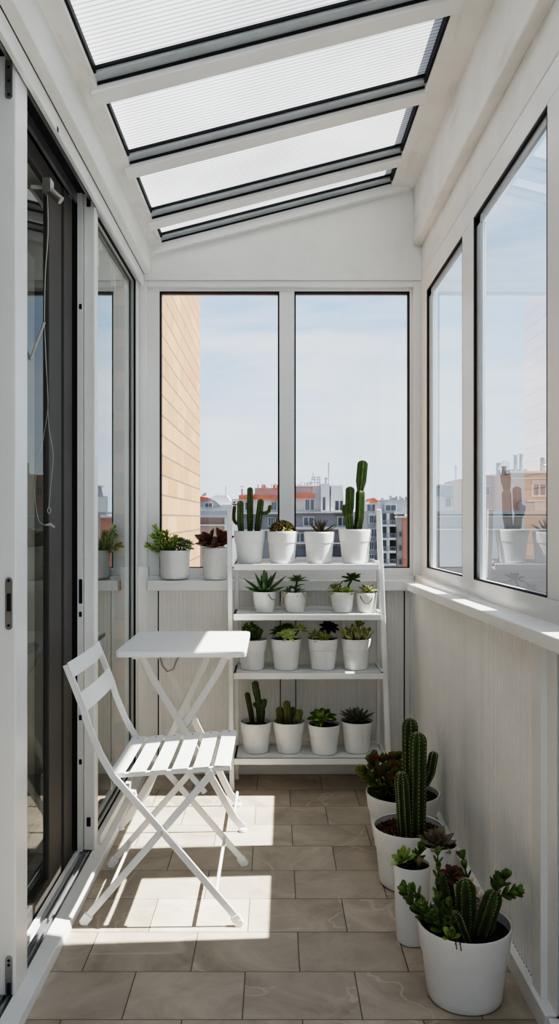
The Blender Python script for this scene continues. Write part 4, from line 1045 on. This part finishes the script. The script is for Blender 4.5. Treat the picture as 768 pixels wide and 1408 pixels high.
t, z = potted('potted_succulent', 'cluster of striped cream and green rosettes in white pot, second from left on third tier', (col(393),Yp,Z3), .069, .053, .137, G3, fill=.008)
b = MB(); b.rosette((.008,-.034,z+.022), (.0,-.65,1), 30, .056, .018, .006, .15, 1.45, 'lance', -.2, 0, .45)
b.tube([(.03,0,z),(.058,-.006,z+.05)], .004, 6, 1); b.rosette((.062,-.012,z+.048), (.35,-.35,1), 20, .042, .016, .005, .15, 1.45, 'lance', -.2, 0, .45)
build_leaf(b,'rosette',[M['varie'],M['stem']],t)
b = MB(); b.rosette((-.032,.008,z+.038), (-.35,-.1,1), 26, .052, .018, .006, .15, 1.5, 'lance', -.2, 0, .45); b.rosette((.004,.030,z+.050), (.0,.1,1), 24, .048, .017, .006, .15, 1.5, 'lance', -.2, 0, .45)
b.tube([(-.02,0,z-.005),(-.032,.008,z+.036)], .005, 6, 1); b.tube([(0,.02,z-.005),(.004,.03,z+.05)], .005, 6, 1)
build_leaf(b,'rosette',[M['green'],M['stem']],t,'plain deep green rosettes behind')

t, z = potted('potted_succulent', 'green rosette with dark purple rosette behind, third pot from left on third tier', (col(443.5),Yp,Z3), .068, .052, .137, G3, fill=.008)
b = MB(); b.rosette((-.006,-.026,z+.010), (-.05,-.5,1), 20, .052, .019, .006, .2, 1.35, 'spoon', -.2, 0, .5); b.rosette((-.036,-.006,z+.018), (-.5,-.2,1), 14, .046, .015, .006, .2, 1.3, 'lance', -.2, 0, .5)
build_leaf(b,'rosette',M['varid'],t)
b = MB(); b.rosette((.008,-.036,z+.012), (.05,-.6,1), 9, .030, .014, .005, .2, 1.0, 'spoon', -.2, 0, .6); build_leaf(b,'rosette',M['lime'],t,'small bright green heart of the front rosette')
b = MB(); b.tube([(.02,.02,z-.005),(.028,.020,z+.05)], .005, 6, 1); b.rosette((.028,.018,z+.052), (.1,-.45,1), 34, .050, .022, .005, .1, 1.5, 'spoon', -.3, 0, .4); build_leaf(b,'rosette',[M['purple'],M['stem']],t,'dark purple rosette')

t, z = potted('potted_succulent', 'upright cream-edged leaves in white pot, right end of the third tier', (col(489),Yp,Z3), .066, .051, .138, G3, fill=.008)
b = MB()
for dx, dy, s, ax_ in ((0,0,1.0,(0,-.1,1)),(-.032,.004,.85,(-.35,0,1)),(.034,.0,.85,(.35,-.1,1)),(.004,-.030,.75,(.0,-.45,1)),(-.024,-.028,.6,(-.3,-.4,1)),(.028,-.028,.6,(.3,-.4,1))):
    b.rosette((dx,dy,z-.004), ax_, 13, .080*s, .030*s, .007, .06, .55, 'spoon', .25, 0, .8)
build_leaf(b,'foliage',M['varid'],t)
b = MB(); b.rosette((.012,-.006,z+.062), (.1,-.3,1), 12, .030, .020, .004, .1, 1.0, 'spoon', .1, 0, .6); build_leaf(b,'rosette',M['lime'],t,'yellow-green top rosette')

# ---------------- lowest tier
t, z = potted('potted_cactus', 'thin upright finger cactus in white pot, far left of the lowest tier', (col(352),Yp,Z4), .0715, .054, .135, G4, fill=.020)
for pts, r, fl in (([(-.014,.0,z-.01),(-.024,0,z+.06),(-.042,0,z+.148)], .0120, .9), ([(.018,-.004,z-.01),(.010,-.004,z+.10),(.002,-.004,z+.17)], .0130, .8), ([(.003,-.004,z+.125),(-.006,-.004,z+.200)], .0150, .6), ([(.020,-.012,z-.01),(.028,-.012,z+.062),(.022,-.012,z+.095)], .0125, .8)):
    b = MB(); b.column(pts, r, 6, .16, spine=.0035, per=2, tuft=2, flat=fl, base=.7); build_leaf(b,'cactus_stem',[M['cactd'],M['spine']],t)
for pts, r in (([(.028,-.012,z+.070),(.040,-.012,z+.122)], .0115), ([(.006,-.004,z+.078),(-.012,-.004,z+.102)], .0085), ([(.016,-.002,z+.09),(.022,-.002,z+.118)], .009)):
    b = MB(); b.column(pts, r, 6, .16, spine=.003, per=2, tuft=2, flat=.7, base=.6, segs=8); build_leaf(b,'cactus_pad',[M['cactd'],M['spine']],t)

t, z = potted('potted_cactus', 'clump of stubby knobbly olive cactus in white pot, second from left on the lowest tier', (col(397),Yp,Z4), .0715, .053, .136, G4, fill=.018)
for pts, r in (([(-.004,-.016,z-.01),(-.006,-.018,z+.06),(-.012,-.018,z+.112)], .0165), ([(-.036,.004,z-.01),(-.042,.004,z+.080)], .0175), ([(.022,.010,z-.01),(.018,.012,z+.078)], .0155), ([(.022,-.012,z-.01),(.040,-.012,z+.035),(.050,-.010,z+.072)], .0175), ([(.032,-.02,z-.01),(.036,-.022,z+.044)], .015), ([(-.02,.02,z-.01),(-.018,.022,z+.07)], .014)):
    b = MB(); b.column(pts, r, 9, .20, spine=.003, per=1, tuft=3, base=.8, segs=12); build_leaf(b,'cactus_stem',[M['cacto'],M['spine']],t)

t, z = potted('potted_echeveria', 'bright lime rosette in white pot, third from left on the lowest tier', (col(445),Yp-.022,Z4), .0715, .055, .130, G4, fill=.012)
b = MB(); b.rosette((-.010,.018,z+.028), (-.05,-.30,1), 26, .072, .032, .008, .35, 1.45, 'spoon', -.2, 0, .55); b.tube([(0,0,z-.01),(-.01,.018,z+.03)], .007, 7, 1); build_leaf(b,'rosette',[M['green'],M['stem']],t)
b = MB(); b.rosette((-.010,-.006,z+.030), (-.05,-.75,1), 15, .056, .017, .007, .2, 1.35, 'lance', -.1, 0, .6); build_leaf(b,'rosette',M['lime'],t,'bright lime heart of the rosette')

t, z = potted('potted_echeveria', 'blue-grey pointed rosette in white pot, right end of the lowest tier', (col(490.5),Yp,Z4), .0715, .054, .138, G4, fill=.012)
b = MB(); b.rosette((0,0,z+.010), (.0,-.12,1), 44, .086, .026, .008, .1, 1.40, 'lance', .12, 0, .55, seg=6); build_leaf(b,'rosette',M['blue'],t)

# ---------------- window sill
G5 = 'potted plants on the back window sill'
t, z = potted('potted_succulent', 'leaning leafy succulent and blue-green rosette in round-bottomed pot on the sill', (ax(240,3.92),3.925,.911), .0715, .05, .137, G5, 'round', fill=.006)
b = MB()
for p0, d_, ln in (((-.036,-.006,z-.005),(-.50,0,1),.118),((-.030,-.02,z-.005),(-.85,-.1,1),.092),((-.020,.01,z-.005),(-.25,.1,1),.085),((-.014,-.026,z-.005),(.1,-.4,1),.052),((-.045,-.016,z-.005),(-1.0,-.2,.5),.075),((-.030,.02,z-.005),(-.5,.3,1),.09),((-.004,-.010,z-.005),(.15,-.2,1),.06)):
    twig(b, p0, d_, ln, 9, .042, .0145, .0055, bend=random.uniform(-.25,.1), shape='lance', start=.10, tip=7)
build_leaf(b,'foliage',[M['jadel'],M['stem']],t)
b = MB()
for dx,dy,dz,s in ((.032,-.018,.026,1.2),(.020,.018,.048,1.1),(.056,.006,.038,1.0),(.060,-.026,.016,.9)): b.tube([(dx*.6,dy*.6,z-.005),(dx,dy,z+dz)], .004, 6, 1); b.rosette((dx,dy,z+dz), ((dx-.03)*6,dy*6-.35,1), 20, .036*s, .017*s, .006, .1, 1.5, 'spoon', -.35, 0, .5)
build_leaf(b,'rosette',[M['bluel'],M['stem']],t)

t, z = potted('potted_succulent', 'dark burgundy rosette in tapered white pot on the sill, against the brick wall', (ax(295.5,3.92),3.925,.911), .0635, .051, .149, G5, 'plain', fill=.006)
b = MB(); b.rosette((-.004,0,z+.010), (0,-.15,1), 15, .098, .044, .006, .95, 1.5, 'spoon', .15, 0, .8, cup=.4)
b.rosette((-.028,0,z+.014), (-.40,-.1,1), 8, .085, .048, .005, .2, .75, 'spoon', .1, 0, .8, cup=.5); b.rosette((.028,.002,z+.014), (.35,-.1,1), 8, .088, .050, .005, .2, .75, 'spoon', .1, 0, .8, cup=.5)
build_leaf(b,'rosette',M['burg'],t)

# ---------------- floor
G6 = 'large white pots on the floor along the right wall'
# nearest: three fat cacti with leafy branches
t, z = potted('potted_succulent', 'nearest and widest white floor pot, three ribbed cacti among leafy branches', (ax(638,2.10),2.10,0), .117, .092, .188, G6, 'band', fill=.026)
for pts, r in (([(.006,.006,z-.02),(.006,.006,z+.07),(.004,.008,z+.128)], .0255), ([(-.020,.050,z-.02),(-.034,.054,z+.07),(-.044,.058,z+.122)], .0225), ([(.034,-.010,z-.02),(.054,-.012,z+.045),(.074,-.012,z+.108)], .0245), ([(-.006,-.046,z-.02),(-.026,-.048,z+.025),(-.042,-.048,z+.070)], .0195)):
    b = MB(); b.column(pts, r, 7, .26, spine=.005, per=3, tuft=3, base=.72, segs=16, dome=1.0, dot=.0009); build_leaf(b,'cactus_stem',[M['cactd'],M['spine']],t)
br = []
for p0, d_, ln, nd, LL in (((-.060,-.018,z-.01),(-.55,0,1),.085,6,.036),((-.072,.0,z-.01),(-.75,.2,1),.120,7,.040),((-.058,-.03,z+.0),(-.25,-.2,1),.095,5,.034),((-.045,.035,z-.01),(-.15,.0,1),.180,7,.030),((-.040,-.052,z-.01),(-.10,-.05,1),.105,5,.031),((-.058,-.045,z+.004),(-.45,-.30,.8),.070,3,.032),((-.065,.03,z-.01),(-.6,.3,1),.10,6,.036)):
    b = MB(); twig(b, p0, d_, ln, nd, LL, LL*.56, .006, bend=random.uniform(-.3,.3), shape='spoon', start=.36, tip=7, r=.003); build_leaf(b,'branch',[M['jade'],M['stem']],t)
for p0, d_, ln in (((.030,.055,z-.01),(.05,.2,1),.160),((.050,.040,z-.01),(.35,.1,1),.122),((.072,-.012,z+.095),(.35,-.1,1),.052),((.070,-.020,z+.090),(.9,-.3,.6),.055),((.070,-.005,z+.09),(.6,.3,1),.04)):
    b = MB(); twig(b, p0, d_, ln, 5, .034, .021, .006, bend=random.uniform(-.3,.3), shape='spoon', start=.4, tip=7, r=.003); build_leaf(b,'branch',[M['jade'],M['stem']],t)
b = MB(); b.rosette((-.018,.062,z+.112), (.2,-.5,1), 16, .036, .024, .005, .1, 1.4, 'round', -.3, 0, .6); b.tube([(-.015,.06,z-.01),(-.018,.062,z+.112)], .003, 6, 1); build_leaf(b,'rosette',[M['burg'],M['stem']],t,'brown-red rosette behind the middle cactus')
b = MB()
for dx,dy,dz in ((.038,.045,.08),(.028,.05,.10),(.052,.03,.066),(.046,.04,.055),(.060,.025,.05),(.04,.036,.04)):
    b.rosette((dx,dy,z+dz), (random.uniform(-.4,.4),-.6,1), 7, .018, .012, .005, .2, 1.2, 'round', -.2, 0, .7)
b.tube([(.045,.04,z-.01),(.042,.042,z+.06),(.03,.05,z+.1)], .003, 6, 1); build_leaf(b,'buds',[M['bud'],M['stem']],t,'cluster of small cream buds')
b = MB(); b.rosette((-.050,-.078,z+.022), (-.2,-.5,1), 12, .030, .015, .004, .2, 1.1, 'spoon', .1, 0, .6); build_leaf(b,'rosette',[M['jadel']],t,'small plantlet at the front rim')
b = MB(); b.tube([(-.038,-.096,z+.008),(-.036,-.116,z+.029),(-.035,-.121,z+.012)], .0014, 5); b.tube([(-.046,-.094,z+.008),(-.046,-.114,z+.029),(-.045,-.119,z+.015)], .0014, 5); build_leaf(b,'dry_stem',M['stem'],t)

t, z = potted('potted_jade_plant', 'slim tall white floor pot with a small fleshy-leaved seedling', (ax(566,2.375),2.375,0), .0525, .043, .220, G6, 'plain', fill=.010)
b = MB(); b.rosette((-.022,-.006,z+.016), (-.55,-.3,1), 11, .046, .022, .007, .25, 1.15, 'spoon', -.1, 0, .7); b.tube([(-.01,0,z-.006),(-.022,-.006,z+.02)], .004, 6, 1); build_leaf(b,'rosette',[M['jadel'],M['stem']],t)
b = MB(); twig(b, (.008,.0,z-.006), (.25,-.1,1), .058, 4, .036, .021, .007, bend=.1, shape='spoon', start=.2, tip=5, r=.0035); build_leaf(b,'shoot',[M['jade'],M['stem']],t)
b = MB(); b.leaf((.016,-.012,z+.006), (.1,-.4,.9), (0,-1,.4), .036, .016, .006, 'spoon', -.3, 0); build_leaf(b,'dry_leaf',M['dry'],t)

t, z = potted('potted_haworthia', 'small white floor pot with a grey-green pointed rosette, next to the wall', (ax(603,2.56),2.565,0), .0560, .045, .202, G6, 'plain', fill=.008)
b = MB(); b.rosette((0,-.004,z+.004), (-.15,-.35,1), 30, .066, .029, .009, .2, 1.5, 'lance', .3, 0, .6, seg=6); build_leaf(b,'rosette',M['graylf'],t)
b = MB(); b.rosette((-.032,.024,z+.004), (-.3,.1,1), 8, .036, .016, .006, .1, .8, 'lance', .2, 0, .7); build_leaf(b,'offset_rosette',M['cactd'],t)

t, z = potted('potted_cactus', 'white floor pot with tall dark ribbed column cacti and red-brown gravel', (ax(561,2.755),2.755,0), .1165, .094, .188, G6, 'band', fill=.020, soil='gravel')
for pts, r in (([(.024,-.030,z-.02),(.026,-.030,z+.20),(.027,-.030,z+.333)], .0285), ([(.016,.030,z-.02),(.010,.030,z+.25),(.010,.030,z+.365)], .0265), ([(-.014,-.032,z-.02),(-.020,-.030,z+.10),(-.026,-.028,z+.203)], .0245)):
    b = MB(); b.column(pts, r, 8, .26, spine=.004, per=3, tuft=2, base=.9, segs=26, dome=1.1, dot=.0015); build_leaf(b,'cactus_stem',[M['cactd'],M['spine']],t)
b = MB(); b.column([(.036,.030,z+.130),(.060,.030,z+.145),(.078,.028,z+.185),(.090,.026,z+.255)], .0160, 6, .25, spine=.004, per=3, tuft=2, segs=18, dot=.0015); build_leaf(b,'cactus_arm',[M['cactd'],M['spine']],t)

t, z = potted('potted_kalanchoe', 'bushy kalanchoe with small red flowers in wide white floor pot by the plant stand', (ax(552,3.13)+.004,3.13,0), .138, .112, .176, G6, 'band', fill=.020)
rk = random.Random(5)
tops = []
b = MB()
for k in range(22):
    a = k*2.4; q_ = math.sqrt(k/22); tilt = .15+.85*q_
    d_ = Vector((math.cos(a)*tilt, math.sin(a)*tilt*.8, 1)); q = twig(b, (-.036+math.cos(a)*.03*q_, math.sin(a)*.03*q_, z-.006), d_, rk.uniform(.11,.16)*(1-.12*q_), 4, .056, .042, .004, bend=rk.uniform(-.4,.3), shape='spoon', start=.25, tip=3, r=.0028)
    tops.append(q)
build_leaf(b,'foliage',[M['kal'],M['stem']],t)
c_ = MB()
tops.sort(key=lambda v: -v.z)
for i, q in enumerate(tops[:9]):
    b = MB()
    for k in range(10):
        p = q+Vector((rk.uniform(-.017,.017), rk.uniform(-.017,.017), rk.uniform(.006,.020)))
        b.rosette(p, (rk.uniform(-.5,.5),rk.uniform(-.7,.1),1), 5, .0105, .0068, .002, .5, 1.1, 'round', 0, 0, .9, seg=3)
    build_leaf(b,'flower_cluster',M['petal'],t,'small dark red flowers')
for i in range(14):
    p = Vector((-.045,0,z+.07))+Vector((rk.uniform(-.085,.02), rk.uniform(-.08,-.05), rk.uniform(-.01,.05))); c_.leaf(p, (rk.uniform(-.8,.3),-.6,.8), (0,-1,0), .013, .007, .006, 'round', 0, 0, 4)
build_leaf(c_,'buds',M['bud'],t,'pale pink and cream buds')
